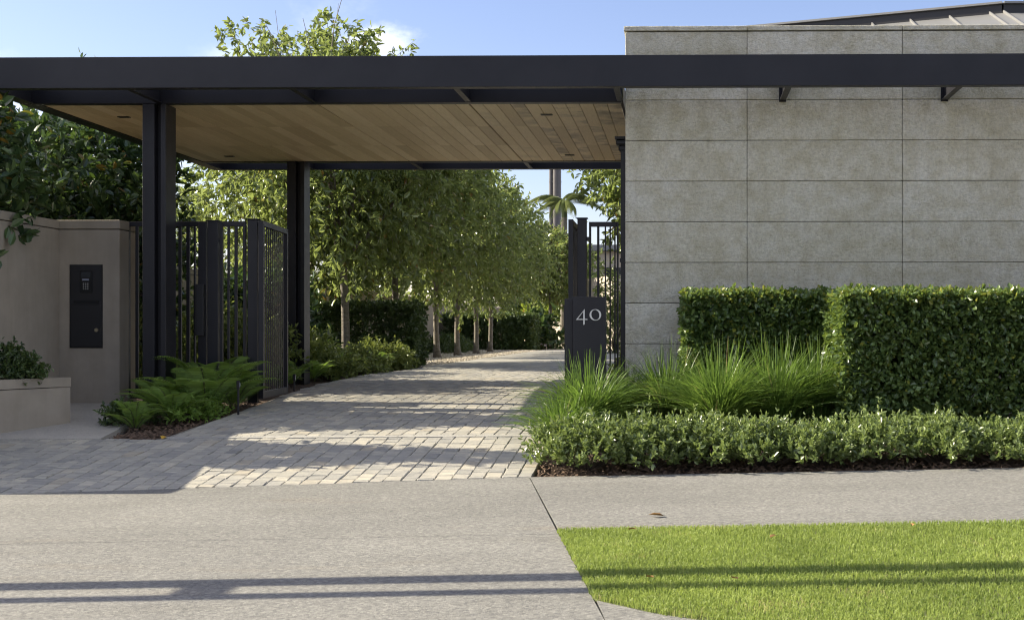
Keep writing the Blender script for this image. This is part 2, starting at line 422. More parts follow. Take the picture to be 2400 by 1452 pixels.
def bark_mat(name, a, bb, ring=True):
    m, n, l, b = nodes_of(name)
    t = pos_noise(n, l, 5.0, 6, 0.65, (2.0, 2.0, 6.0)); r = ramp(n, [(0.32, a), (0.66, bb)]); l.new(t.outputs['Fac'], r.inputs[0])
    t2 = pos_noise(n, l, 50.0, 4, 0.6); r2 = ramp(n, [(0.35, (0.7, 0.7, 0.7)), (0.65, (1.15, 1.15, 1.15))]); l.new(t2.outputs['Fac'], r2.inputs[0])
    c = mixc(n, l, 0.8, r.outputs[0], r2.outputs[0], 'MULTIPLY')
    l.new(c, b.inputs['Base Color']); b.inputs['Roughness'].default_value = 0.85
    bump(n, l, b, t.outputs['Fac'], 0.7, 0.02)
    return m
M['bark'] = bark_mat('grey_bark', (0.10, 0.085, 0.065), (0.24, 0.215, 0.175))
M['darkbark'] = bark_mat('brown_bark', (0.045, 0.033, 0.024), (0.11, 0.085, 0.06))

def leaf_mat(name, dark, light, trans, rough=0.42, tf=0.35, spec=0.5, odd=None, oddp=0.985):
    m, n, l, b = nodes_of(name)
    a = n.new('ShaderNodeAttribute'); a.attribute_name = 'rnd'
    st = [(0.0, dark), (oddp - 0.02, light)]
    if odd: st += [(oddp, odd), (1.0, odd)]
    r = ramp(n, st); l.new(a.outputs['Fac'], r.inputs[0])
    t = pos_noise(n, l, 1.6, 3); r2 = ramp(n, [(0.3, (0.80, 0.82, 0.78)), (0.7, (1.18, 1.16, 1.10))]); l.new(t.outputs['Fac'], r2.inputs[0])
    c = mixc(n, l, 1.0, r.outputs[0], r2.outputs[0], 'MULTIPLY')
    l.new(c, b.inputs['Base Color']); b.inputs['Roughness'].default_value = rough; b.inputs['Specular IOR Level'].default_value = spec
    tr = n.new('ShaderNodeBsdfTranslucent')
    ct = mixc(n, l, 0.6, c, trans); l.new(ct, tr.inputs['Color'])
    ms = n.new('ShaderNodeMixShader'); ms.inputs[0].default_value = tf
    l.new(b.outputs[0], ms.inputs[1]); l.new(tr.outputs[0], ms.inputs[2])
    l.new(ms.outputs[0], n['Material Output'].inputs['Surface'])
    return m
M['pear'] = leaf_mat('pear_leaf', (0.090, 0.128, 0.044), (0.245, 0.292, 0.105), (0.360, 0.440, 0.110), 0.22, 0.46, 0.65, (0.22, 0.11, 0.03), 0.988)
M['magnolia'] = leaf_mat('magnolia_leaf', (0.024, 0.051, 0.024), (0.090, 0.143, 0.051), (0.150, 0.250, 0.037), 0.28, 0.20, 0.55, (0.30, 0.17, 0.03), 0.990)
M['hedge'] = leaf_mat('hedge_leaf', (0.055, 0.098, 0.034), (0.175, 0.250, 0.078), (0.340, 0.460, 0.070), 0.26, 0.24, 0.55, (0.26, 0.27, 0.05), 0.985)
M['dhedge'] = leaf_mat('dark_hedge_leaf', (0.026, 0.052, 0.020), (0.090, 0.135, 0.042), (0.220, 0.300, 0.060), 0.34, 0.22, 0.5)
M['pitto'] = leaf_mat('low_shrub_leaf', (0.085, 0.125, 0.042), (0.250, 0.315, 0.115), (0.340, 0.440, 0.100), 0.24, 0.28, 0.65)
M['fern'] = leaf_mat('fern_frond', (0.105, 0.180, 0.036), (0.225, 0.345, 0.075), (0.340, 0.500, 0.070), 0.5, 0.42, 0.35)
M['shrub'] = leaf_mat('garden_shrub_leaf', (0.070, 0.110, 0.030), (0.190, 0.230, 0.070), (0.340, 0.400, 0.080), 0.40, 0.34, 0.45)
M['lime'] = leaf_mat('lime_leaf', (0.09, 0.14, 0.02), (0.20, 0.25, 0.05), (0.40, 0.48, 0.06), 0.45, 0.45, 0.4)
M['tuft'] = leaf_mat('mat_rush_blade', (0.048, 0.096, 0.020), (0.150, 0.240, 0.050), (0.240, 0.380, 0.060), 0.42, 0.36, 0.4, (0.30, 0.24, 0.12), 0.985)
M['turf'] = leaf_mat('lawn_blade', (0.118, 0.178, 0.036), (0.315, 0.380, 0.105), (0.39, 0.49, 0.10), 0.5, 0.36, 0.35, (0.36, 0.32, 0.15), 0.90)
M['turfbase'] = plain('lawn_thatch', (0.13, 0.15, 0.05), 0.95, var=0.3, scale=20, bmp=0.01)
M['palm'] = leaf_mat('palm_frond', (0.06, 0.09, 0.03), (0.15, 0.19, 0.07), (0.30, 0.34, 0.12), 0.45, 0.35, 0.4)
M['deadleaf'] = plain('dry_leaf', (0.34, 0.19, 0.06), 0.7, var=0.35, scale=30)
M['yellowleaf'] = plain('yellow_leaf', (0.55, 0.34, 0.04), 0.6, var=0.2, scale=30)

# ------------------------------------------------------------------ ground heights
def zfp(X, d): return 0.068 + 0.021 * (X + 1.09) - 0.010 * (8.64 - d)
def edge(X): return 8.64 - 0.11 * np.maximum(0.0, -1.09 - X)
ZD = [10.07, 10.17, 11.3, 12.5, 13.6, 16.3, 20, 400]
ZZ = [0.210, 0.216, 0.292, 0.368, 0.408, 0.440, 0.450, 0.450]
def zin(X, d):
    return np.interp(d, ZD, ZZ) + 0.0075 * (np.clip(X, -8, 4) + 4.0) * np.clip((12.5 - d) / 2.43, 0, 1)
def zg(X, d):
    X = np.asarray(X, float); d = np.asarray(d, float)
    e = edge(X); t = np.clip((d - e) / (10.07 - e), 0, 1)
    ap = zfp(X, e) * (1 - t) + zin(X, 10.07) * t
    return np.where(d < e, zfp(X, d), np.where(d < 10.07, ap, zin(X, d)))

def sheet(name, us, vs, fn, m, kind='structure', parent=None, smooth=False):
    V, F = grid_vf(us, vs, fn)
    o = place(name, V, F, m, parent, smooth=smooth)
    if parent is None: o['kind'] = kind
    return o

# ground to the horizon
sheet('ground', np.linspace(-900, 900, 3), np.linspace(-400, 1500, 3), lambda u, v: (u, v, u * 0 - 0.32), M['asphalt'])
# garden soil from the footpath edge back
us = np.concatenate([np.linspace(-40, -9, 8), np.linspace(-8.5, 4.5, 105), np.linspace(5, 40, 8)])
vs = np.concatenate([np.linspace(0, 0.16, 40), np.linspace(0.17, 1, 40)])
def soil(u, v):
    e = edge(u) + 0.004
    d = e + v * (110.0 - e)
    lump = 0.012 * np.sin(u * 17 + d * 9) * np.sin(d * 13 - u * 5) + 0.008 * np.sin(u * 41 + 2.1) * np.sin(d * 37)
    lump = lump * np.clip((d - e) / 0.25, 0, 1)
    return u, d, zg(u, d) - 0.05 + lump
sheet('soil', us, vs, soil, M['mulch'], smooth=True)

# ------------------------------------------------------------------ footpath and crossing
JP = [(-1.087, 8.64), (-0.653, 6.40), (-0.343, 4.80), (0.05, 2.8)]
def joint_x(d):
    return np.interp(-np.asarray(d, float), [-p[1] for p in JP], [p[0] for p in JP])

def slab_piece(name, us, vs, fn, m, parent, th=0.12):
    """sheet with a skirt, so that its edge shows a thickness"""
    U, Vv = np.meshgrid(us, vs, indexing='ij')
    X, Y, Z = fn(U, Vv)
    nu, nv = len(us), len(vs)
    top = np.stack([X, Y, Z], -1)
    V = [top.reshape(-1, 3)]
    i = np.arange(nu - 1)[:, None] * nv; j = np.arange(nv - 1)[None, :]
    Q = [np.stack([i + j, i + nv + j, i + nv + j + 1, i + j + 1], -1).reshape(-1, 4)]
    off = nu * nv
    for rim in (top[:, 0], top[::-1, -1], top[0, ::-1], top[-1, :]):
        nrm = len(rim); lo = rim.copy(); lo[:, 2] -= th
        V += [rim, lo]
        k = np.arange(nrm - 1)
        Q.append(np.stack([off + k, off + nrm + k, off + nrm + k + 1, off + k + 1], -1)); off += 2 * nrm
    return place(name, np.concatenate(V), [np.concatenate(Q)], m, parent)

crossing = thing('vehicle_crossing', None, None, (-3, 6, -0.05), kind='structure')
for k, (d0, d1) in enumerate(((2.6, 6.297), (6.303, None))):
    def fn(u, v, d0=d0, d1=d1):
        # u 0..1 across, v 0..1 away
        dd1 = 8.60 if d1 is None else d1
        xr0 = joint_x(d0 + v * (dd1 - d0)) - 0.007
        x = -12 + u * (xr0 + 12)
        dend = (edge(x) - 0.006) if d1 is None else dd1 + x * 0
        d = d0 + v * (dend - d0)
        return x, d, zfp(x, d)
    slab_piece('concrete_slab', np.linspace(0, 1, 30), np.linspace(0, 1, 14), fn, M['concrete'], crossing)
path = thing('footpath', None, None, (3, 7.5, 0.1), kind='structure')
def fn(u, v):
    d = 6.40 + v * (8.634 - 6.40); x0 = joint_x(d) + 0.007
    x = x0 + u * (14 - x0)
    return x, d, zfp(x, d)
slab_piece('concrete_slab', np.linspace(0, 1, 24), np.linspace(0, 1, 10), fn, M['concrete'], path)
# flare of the crossing beside the lawn at the bottom of the picture
GB = [(-0.343, 4.80), (-0.20, 4.66), (-0.06, 4.52), (0.25, 4.34), (0.7, 4.18), (1.4, 4.05), (6.0, 3.9)]
def gb(X): return np.interp(X, [p[0] for p in GB], [p[1] for p in GB])
def fn(u, v):
    d0 = 3.0
    x0 = joint_x(3.0 + v * 1.8) + 0.007
    x = x0 + u * (6.0 - x0)
    d = d0 + v * (gb(x) - 0.004 - d0)
    return x, d, zfp(x, d)
slab_piece('concrete_slab', np.linspace(0, 1, 30), np.linspace(0, 1, 8), fn, M['concrete'], path)

# ------------------------------------------------------------------ lawn
def lawn_fn(u, v):
    d_top = 6.396
    xa = joint_x(4.8 + v * 1.6) - 0.004
    x = xa + u * (6.0 - xa)
    d = gb(x) + v * (d_top - gb(x))
    return x, d, zfp(x, d) - 0.004
sheet('lawn', np.linspace(0, 1, 30), np.linspace(0, 1, 12), lawn_fn, M['turfbase'])

def blades(P, h, w, lean, rg, zc=None):
    n_ = len(P)
    a = rg.random(n_) * 2 * math.pi
    side = np.stack([np.cos(a), np.sin(a), np.zeros(n_)], -1)
    b_ = rg.random(n_) * 2 * math.pi
    ln_ = np.stack([np.cos(b_), np.sin(b_), np.zeros(n_)], -1) * (lean * rg.random(n_))[:, None]
    up = np.array([0, 0, 1.0])
    v0 = P - side * (w / 2)[:, None]; v1 = P + side * (w / 2)[:, None]
    mid = P + ln_ * (0.35 * h)[:, None] + up * (0.6 * h)[:, None]
    v2 = mid + side * (w * 0.4)[:, None]; v3 = mid - side * (w * 0.4)[:, None]
    v4 = P + ln_ * h[:, None] + up * (h * (1.0 - 0.25 * lean))[:, None]
    V = np.stack([v0, v1, v2, v3, v4], 1).reshape(-1, 3)
    k = np.arange(n_) * 5
    return V, [np.stack([k, k + 1, k + 2, k + 3], -1), np.stack([k + 3, k + 2, k + 4], -1)]
NB = 130000
u = rng.random(NB) ** 1.0; v = rng.random(NB)
xs = -0.66 + u * 3.7
ds = gb(xs) + v * (6.40 - gb(xs))
ok = xs > joint_x(ds) - 0.006 - 0.010 * np.sin(ds * 40) * np.sin(ds * 13)
xs, ds = xs[ok], ds[ok]
P = np.stack([xs, ds, zfp(xs, ds)], -1)
hh = 0.016 + 0.017 * rng.random(len(P)); ww = 0.0028 + 0.0016 * rng.random(len(P))
V, F = blades(P, hh, ww, 0.75, rng)
patch = 0.5 + 0.25 * np.sin(xs * 2.3 + 1.0 + np.sin(ds * 2.0)) * np.sin(ds * 3.1) + 0.25 * np.sin(xs * 9.0 + 2 * np.sin(ds * 5)) * np.sin(ds * 11.0 + xs * 3)
rv_ = np.clip(rng.random(len(P)) * 0.55 + 0.50 * patch, 0, 1)
o = place('grass', V, F, M['turf'], rnd=np.repeat(rv_, 5)); tag(o, 'short bright green lawn grass beside the footpath', 'grass', kind='stuff')

# ------------------------------------------------------------------ setts: apron and driveway
def sett_mesh(k):
    rg = np.random.default_rng(900 + k)
    b = 0.045
    o4 = np.array([[-.5, -.5], [.5, -.5], [.5, .5], [-.5, .5]]) + rg.uniform(-0.035, 0.035, (4, 2))
    i4 = o4 * (1 - 2 * b) + rg.uniform(-0.02, 0.02, (4, 2))
    V = np.concatenate([np.c_[i4, rg.uniform(-0.002, 0.002, 4)], np.c_[o4, np.full(4, -0.006)], np.c_[o4, np.full(4, -0.05)]])
    F = [np.array([[0, 1, 2, 3]] + [[4 + j, 4 + (j + 1) % 4, (j + 1) % 4, j] for j in range(4)] + [[8 + j, 8 + (j + 1) % 4, 4 + (j + 1) % 4, 4 + j] for j in range(4)])]
    return V, F
SV = [sett_mesh(k) for k in range(10)]
SME = []
for V, F in SV:
    me = mesh_np('paver', V, F); me.materials.append(M['sett']); SME.append(me)

def layout(x0f, x1f, d0f, d1, wcol, llen, rg, dmax_step=None):
    """columns of setts running away from the street, staggered"""
    out = []
    x = x0f
    while x < x1f:
        w = wcol * rg.uniform(0.86, 1.14)
        xc = x + w / 2
        d = d0f(xc)
        first = True
        while d < d1 - 0.04:
            L = llen * rg.uniform(0.75, 1.3)
            if first: L *= rg.uniform(0.4, 1.0); first = False
            if d + L > d1 - 0.05: L = d1 - d
            out.append((xc, d + L / 2, w - 0.0045, L - 0.0045))
            d += L
        x += w
    return out

def lay_setts(parent, items, keep, rg):
    items = sorted(items, key=lambda q: q[1] - (2.0 if -5.2 < q[0] < -0.9 else 0))
    for (xc, dc, w, L) in items[:keep]:
        sx = float(zg(xc + 0.05, dc) - zg(xc - 0.05, dc)) / 0.1
        sy = float(zg(xc, dc + 0.05) - zg(xc, dc - 0.05)) / 0.1
        o = bpy.data.objects.new('paver', SME[rg.integers(len(SME))])
        SC.objects.link(o); o.parent = parent
        wz = float(zg(xc, dc)) + rg.uniform(-0.003, 0.004)
        o.location = np.array([xc, dc, wz]) - WO[parent.name]
        o.rotation_euler = (math.atan(sy) + rg.uniform(-0.012, 0.012), -math.atan(sx) + rg.uniform(-0.012, 0.012), rg.uniform(-0.015, 0.015))
        o.scale = (w, L, 1)
    parts, rn = [], []
    for (xc, dc, w, L) in items[keep:]:
        V, F = SV[rg.integers(len(SV))]
        W = V * np.array([w, L, 1.0])
        W[:, 0] += xc; W[:, 1] += dc
        W[:, 2] += zg(W[:, 0], W[:, 1]) + rg.uniform(-0.003, 0.004)
        parts.append((W, F)); rn.append(np.full(len(V), rg.random()))
    if parts:
        V, F = join_vf(parts)
        o = place('distant_pavers', V, F, M['sett'], parent, rnd=np.concatenate(rn)); o['kind'] = 'stuff'

apron = thing('apron', None, None, (-3.4, 9.2, 0.05), kind='structure')
V, F = grid_vf(np.linspace(-8.5, -1.09, 30), np.linspace(0, 1, 10), lambda u, v: (u, edge(u) + v * (10.07 - edge(u)), zg(u, edge(u) + v * (10.07 - edge(u))) - 0.009))
place('joint_bed', V, F, M['grit'], apron)
rg = np.random.default_rng(5)
lay_setts(apron, [q for q in layout(-6.6, -1.15, lambda x: float(edge(np.array(x))) + 0.004, 10.062, 0.112, 0.155, rg)], 300, rg)

DL = [(10.17, -4.332), (12.5, -4.30), (13.0, -4.36), (14.0, -4.46), (15.5, -4.62), (17.7, -4.74), (22.2, -4.70), (42, -4.80), (50, -5.3)]
def drive_left(d): return np.interp(d, [p[0] for p in DL], [p[1] for p in DL])
DR = [(10.17, -1.10), (12.6, -1.12), (14, -0.8), (60, -0.6)]
def drive_right(d): return np.interp(d, [p[0] for p in DR], [p[1] for p in DR])
drive = thing('driveway', None, None, (-2.8, 14, 0.3), kind='structure')
def fn(u, v):
    d = 10.17 + v * (22.2 - 10.17); a, b_ = drive_left(d), drive_right(d)
    x = a + u * (b_ - a); return x, d, zg(x, d) - 0.009
V, F = grid_vf(np.linspace(0, 1, 8), np.linspace(0, 1, 40), fn); place('joint_bed', V, F, M['grit'], drive)
items = [q for q in layout(-4.86, -0.62, lambda x: 10.178, 22.2, 0.112, 0.155, rg) if drive_left(q[1]) + 0.05 < q[0] < drive_right(q[1]) - 0.04]
lay_setts(drive, items, 300, rg)
def fn(u, v):
    d = 22.206 + v * (60 - 22.2); a, b_ = drive_left(d), drive_right(d) + 6 * v
    x = a + u * (b_ - a); return x, d, zg(x, d) + 0.0
V, F = grid_vf(np.linspace(0, 1, 6), np.linspace(0, 1, 20), fn); place('concrete_slab', V, F, M['drive_conc'], drive)
# flush edging stones across the threshold
strip = thing('threshold_strip', None, None, (-2.7, 10.12, 0.2), kind='structure')
x = -4.33
while x < -1.12:
    x1 = min(x + 0.655, -1.12)
    slab_piece('edging_stone', np.linspace(x + 0.002, x1 - 0.002, 3), np.array([10.068, 10.168]), lambda u, v: (u, v, zg(u, v) + 0.004), M['strip'], strip, 0.05)
    x = x1

# pedestrian paving on the left
epath = thing('entry_path', None, None, (-5.4, 11.2, 0.25), kind='structure')
def bedx(d): return -4.83 - 0.42 * (d - 10.07) / 2.4
for i, (a, b_) in enumerate(((10.075, 10.66), (10.66, 11.25), (11.25, 11.83), (11.83, 12.56))):
    cuts = [-7.2, -6.4, -5.62] if i % 2 else [-7.2, -6.0]
    for j, xa in enumerate(cuts):
        last = j == len(cuts) - 1
        def fn(u, v, xa=xa, last=last, xb=None if last else cuts[j + 1]):
            xe = bedx(v) if last else xb
            x = xa + 0.0015 + u * (xe - xa - 0.003); return x, v, zg(x, v) + 0.004
        slab_piece('paving_slab', np.array([0, .33, .66, 1]), np.linspace(a + 0.0015, b_ - 0.0015, 3), fn, M['slab'], epath, 0.06)

# gravel under the tree row
def fn(u, v):
    d = 22.3 + v * 19.0; b_ = drive_left(d) - 0.02; x = -8.0 + u * (b_ + 8.0); return x, d, zg(x, d) - 0.012
sheet('gravel_bed', np.linspace(0, 1, 10), np.linspace(0, 1, 20), fn, M['gravel'])
NS = 16000
d = 22.3 + 19 * rng.random(NS) ** 1.3; b_ = drive_left(d) - 0.03; x = -7.4 + rng.random(NS) * (b_ + 7.4)
s = 0.014 + 0.022 * rng.random(NS)
oct_ = np.array([[1, 0, 0], [0, 1, 0], [-1, 0, 0], [0, -1, 0], [0, 0, .7], [0, 0, -.7]], float)
V = (oct_[None] * s[:, None, None] * rng.uniform(.7, 1.3, (NS, 6, 1)))
ang = rng.random(NS) * 6.28; ca, sa = np.cos(ang)[:, None], np.sin(ang)[:, None]
V = np.stack([V[..., 0] * ca - V[..., 1] * sa + x[:, None], V[..., 0] * sa + V[..., 1] * ca + d[:, None], V[..., 2] + (zg(x, d) - 0.008)[:, None]], -1).reshape(-1, 3)
k = np.arange(NS)[:, None, None] * 6
F = (np.array([[0, 1, 4], [1, 2, 4], [2, 3, 4], [3, 0, 4], [1, 0, 5], [2, 1, 5], [3, 2, 5], [0, 3, 5]])[None] + k).reshape(-1, 3)
o = place('gravel', V, [F], M['pebble'], rnd=np.repeat(rng.random(NS), 6)); tag(o, 'beige gravel spread round the tree trunks beside the driveway', 'gravel', kind='stuff')

# bark mulch chips on the two open beds
NC = 5200
xa = np.where(rng.random(NC) < 0.72, -1.05 + 4.2 * rng.random(NC), -99)
dd = np.where(xa > -50, 8.66 + 0.75 * rng.random(NC) ** 1.4, 10.1 + 2.6 * rng.random(NC))
lo_, hi_ = bedx(dd) + 0.04, drive_left(np.maximum(dd, 10.17)) - 0.03
xa = np.where(xa > -50, xa, lo_ + rng.random(NC) * (hi_ - lo_))
sz = 0.008 + 0.018 * rng.random(NC)
a = rng.random(NC) * 6.28; tl = rng.uniform(-0.5, 0.5, NC)
ax = np.stack([np.cos(a), np.sin(a), tl], -1); bx_ = np.stack([-np.sin(a), np.cos(a), rng.uniform(-0.4, 0.4, NC)], -1) * 0.45
Pc = np.stack([xa, dd, zg(xa, dd) - 0.03 + 0.02 * rng.random(NC)], -1)
V = np.stack([Pc - ax * sz[:, None], Pc + bx_ * sz[:, None], Pc + ax * sz[:, None], Pc - bx_ * sz[:, None], Pc + np.array([0, 0, 1]) * (sz * .5)[:, None]], 1).reshape(-1, 3)
k = np.arange(NC)[:, None, None] * 5
F = (np.array([[0, 1, 4], [1, 2, 4], [2, 3, 4], [3, 0, 4]])[None] + k).reshape(-1, 3)
o = place('mulch', V, [F], M['chip']); tag(o, 'loose brown bark mulch on the planting beds', 'mulch', kind='stuff')

# ------------------------------------------------------------------ stone wall on the right
wall = thing('stone_wall', 'tall grey stone clad wall behind the hedges, right of the driveway', 'wall', (3, 12.2, 0.2))
box('wall_core', -0.545, 9.0, 12.022, 12.42, -0.1, 4.03, M['mortar'], wall)
rows = [4.030, 3.759, 3.361, 2.964, 2.566, 2.168, 1.770, 1.372, 0.974, 0.576, 0.18]
cols = [-0.565, 0.631, 2.147, 3.663, 5.18, 6.70, 8.20]
J = 0.0026
for r_ in range(len(rows) - 1):
    for c_ in range(len(cols) - 1):
        dy = rng.uniform(-0.002, 0.002)
        box('stone_panel', cols[c_] + J, cols[c_ + 1] - J, 12.0 + dy, 12.05, rows[r_ + 1] + J, rows[r_] - J, M['stone'], wall, 0.004)
for r_ in range(len(rows) - 1):      # return face on the driveway side
    box('stone_panel', -0.565, -0.54, 12.06, 12.43, rows[r_ + 1] + J, rows[r_] - J, M['stone'], wall, 0.004)
for c_ in range(len(cols) - 1):
    box('coping_stone', cols[c_] - (0.012 if c_ == 0 else -J), cols[c_ + 1] - J, 11.988, 12.46, 4.038, 4.083, M['stone'], wall, 0.004)

# house behind the wall with its metal roof
house = thing('house', 'house behind the stone wall with pale standing seam metal roof', 'house', (6, 19, 0.4))
box('wall', 2.6, 11.5, 17.2, 23.0, 0.2, 4.95, M['pale_render'], house)
A, B, Cc = np.array([0.50, 21.76, 6.28]), np.array([5.2, 20.0, 6.28]), np.array([12.0, 20.0, 6.28])
def down(p, s): return np.array([p[0], p[1] - s, p[2] - s * 0.434])
A2 = down(A, 5.2); B2 = down(B, 4.0); C2 = down(Cc, 4.0)
th_ = np.array([0, 0, -0.06])
back = np.array([0, 3.6, -1.5])
roofV = np.array([A, B, Cc, C2, B2, A2, A + th_, B + th_, Cc + th_, C2 + th_, B2 + th_, A2 + th_, A + back, B + back, Cc + back])
roofF = [np.array([[0, 5, 4, 1], [1, 4, 3, 2], [6, 7, 10, 11], [7, 8, 9, 10], [5, 0, 6, 11], [4, 5, 11, 10], [3, 4, 10, 9], [0, 1, 13, 12], [1, 2, 14, 13]])]
roof = place('roof', roofV, roofF, M['roofmetal'], house)
def seam(p, s, w=0.022, h=0.042):
    q = down(p, s); nrm = np.array([0, -0.398, 0.917])
    V = []
    for e in (p, q):
        for sx in (-w / 2, w / 2):
            V += [e + np.array([sx, 0, 0]), e + np.array([sx, 0, 0]) + nrm * h]
    V = np.array(V)
    return V, [np.array([[0, 1, 3, 2], [4, 6, 7, 5], [0, 4, 5, 1], [2, 3, 7, 6], [1, 5, 7, 3]])]
for t_ in np.arange(0.06, 1.0, 0.128):
    p = A + (B - A) * t_; V, F = seam(p, 4.0); place('seam', V, F, M['roofmetal'], roof)
for xx in np.arange(5.2, 11.9, 0.47):
    V, F = seam(np.array([xx, 20.0, 6.28]), 3.9); place('seam', V, F, M['roofmetal'], roof)
for p, q in ((A, B), (B, Cc)):
    V, F = obox_vf(p[:2], q[:2], 0.16, 6.20, 6.39); place('ridge_upstand', V, F, M['black'], roof)
    V, F = obox_vf(p[:2] - np.array([0, 0.02]), q[:2] - np.array([0, 0.02]), 0.22, 6.392, 6.425); place('ridge_cap', V, F, M['roofmetal'], roof)

# ------------------------------------------------------------------ entry canopy
can = thing('gate_canopy', 'dark steel entry canopy with timber soffit spanning the driveway gate', 'canopy', (-3.4, 14, 0.3))
Z0, Z1 = 3.348, 3.636
def channel(name, p0, p1, flange, sgn):
    """upright channel: web on the outside, flanges turned in (sgn gives the side along the plan normal)"""
    p0, p1 = np.array(p0, float), np.array(p1, float)
    u_ = (p1 - p0) / np.linalg.norm(p1 - p0); n_ = np.array([-u_[1], u_[0]]) * sgn
    parts = [obox_vf(p0 + n_ * 0.006, p1 + n_ * 0.006, 0.012, Z0, Z1, 0.002),
             obox_vf(p0 + n_ * (0.012 + flange / 2), p1 + n_ * (0.012 + flange / 2), flange, Z0, Z0 + 0.014),
             obox_vf(p0 + n_ * (0.012 + flange / 2), p1 + n_ * (0.012 + flange / 2), flange, Z1 - 0.014, Z1)]
    V, F = join_vf(parts)
    return place(name, V, F, M['steel'], can)
channel('front_fascia', (-6.56, 11.25), (9.0, 11.25), 0.085, 1)
channel('rear_fascia', (-6.56, 17.05), (-0.60, 17.05), 0.085, -1)
channel('side_fascia', (-6.57, 11.352), (-6.57, 16.948), 0.085, -1)
box('front_beam', -6.46, -0.60, 11.995, 12.10, Z0 - 0.004, Z1 - 0.02, M['steel'], can, 0.003)
box('rear_beam', -6.46, -0.60, 16.20, 16.305, Z0 - 0.004, Z1 - 0.02, M['steel'], can, 0.003)
box('side_beam', -6.463, -6.40, 12.102, 16.198, Z0 - 0.003, Z1 - 0.02, M['steel'], can)
box('roof_deck', -6.39, -0.60, 12.11, 16.19, Z0 + 0.06, Z1 - 0.03, M['steel'], can)
ox = [-6.45, -5.17, -3.637, -2.106, -0.615]
for i, xx in enumerate(ox):
    for y0_, y1_ in ((11.264, 11.993), (16.307, 17.036)):
        V, F = join_vf([box_vf(xx - 0.006, xx + 0.006, y0_, y1_, Z0 + 0.012, Z1 - 0.012), box_vf(xx - 0.028, xx + 0.028, y0_, y1_, Z0 + 0.001, Z0 + 0.0115)])
        place('outrigger', V, F, M['steel'], can)
for xx in (0.977, 2.555, 4.13, 5.7):
    V, F = join_vf([box_vf(xx - 0.006, xx + 0.006, 11.264, 11.985, Z0 + 0.012, Z1 - 0.012), box_vf(xx - 0.03, xx + 0.03, 11.264, 11.985, Z0 + 0.001, Z0 + 0.0115), box_vf(xx - 0.035, xx + 0.035, 11.986, 11.998, Z0 - 0.01, Z1)])
    place('outrigger', V, F, M['steel'], can)
# soffit boards in three bays
bw = 0.1375
V, F = box_vf(-bw / 2 + 0.0022, bw / 2 - 0.0022, -0.7167 + 0.0022, 0.7167 - 0.0022, 0.0, 0.018, 0.002)
bme = mesh_np('soffit_board', V, F); bme.materials.append(M['timber'])
x = -6.39
while x < -0.66:
    w_ = min(bw, -0.605 - x)
    gap = 0.010 if min(abs(x - q) for q in (-5.17, -3.637, -2.106)) < bw / 2 else 0.0
    for k in range(3):
        o = bpy.data.objects.new('soffit_board', bme); SC.objects.link(o); o.parent = can
        o.location = np.array([x + w_ / 2 + gap / 2, 12.10 + 0.683 + k * 1.3667, Z0 + 0.004 + rng.uniform(0, 0.0015)]) - WO[can.name]
        o.scale = ((w_ - gap) / bw, 1.3667 / 1.4334, 1)
        WO[o.name] = WO[can.name]
    x += bw
for xx, yy in ((-5.884, 12.79), (-5.85, 15.69), (-1.417, 12.72), (-1.448, 15.65)):
    V, F = join_vf([box_vf(xx - 0.06, xx + 0.06, yy - 0.030, yy - 0.022, Z0 - 0.004, Z0 + 0.03), box_vf(xx - 0.06, xx + 0.06, yy + 0.022, yy + 0.030, Z0 - 0.004, Z0 + 0.03),
                    box_vf(xx - 0.06, xx - 0.05, yy - 0.0215, yy + 0.0215, Z0 - 0.004, Z0 + 0.03), box_vf(xx + 0.05, xx + 0.06, yy - 0.0215, yy + 0.0215, Z0 - 0.004, Z0 + 0.03),
                    box_vf(xx - 0.0495, xx + 0.0495, yy - 0.021, yy + 0.021, Z0 + 0.002, Z0 + 0.01)])
    place('downlight', V, F, M['black'], can)
# columns: a pair of steel plates either side of a recessed web
for cx_, cy_, zb in ((-5.172, 12.10, 0.22), (-5.085, 16.25, 0.32)):
    V, F = join_vf([box_vf(cx_ - 0.166, cx_ - 0.048, cy_ - 0.10, cy_ + 0.15, zb, Z0 - 0.005, 0.003),
                    box_vf(cx_ - 0.0475, cx_ + 0.0145, cy_ - 0.02, cy_ + 0.10, zb, Z0 - 0.005),
                    box_vf(cx_ + 0.015, cx_ + 0.064, cy_ - 0.10, cy_ + 0.15, zb, Z0 - 0.005, 0.003)])
    place('column', V, F, M['steel'], can)

# downpipe in the corner of wall and canopy
dp = thing('downpipe', 'black downpipe with rainwater head at the left end of the stone wall', 'downpipe', (-0.62, 12.5, 0.3))
box('pipe', -0.632, -0.575, 12.46, 12.56, 0.3, 3.0, M['black'], dp, 0.004)
V, F = join_vf([box_vf(-0.690, -0.575, 12.42, 12.58, 3.045, 3.075, 0.004), box_vf(-0.680, -0.58, 12.43, 12.57, 2.99, 3.044, 0.012), box_vf(-0.655, -0.582, 12.45, 12.565, 2.93, 2.989, 0.014)])
place('rainwater_head', V, F, M['black'], dp)
box('wall_bracket', -0.642, -0.57, 12.45, 12.57, 1.8, 1.84, M['black'], dp)

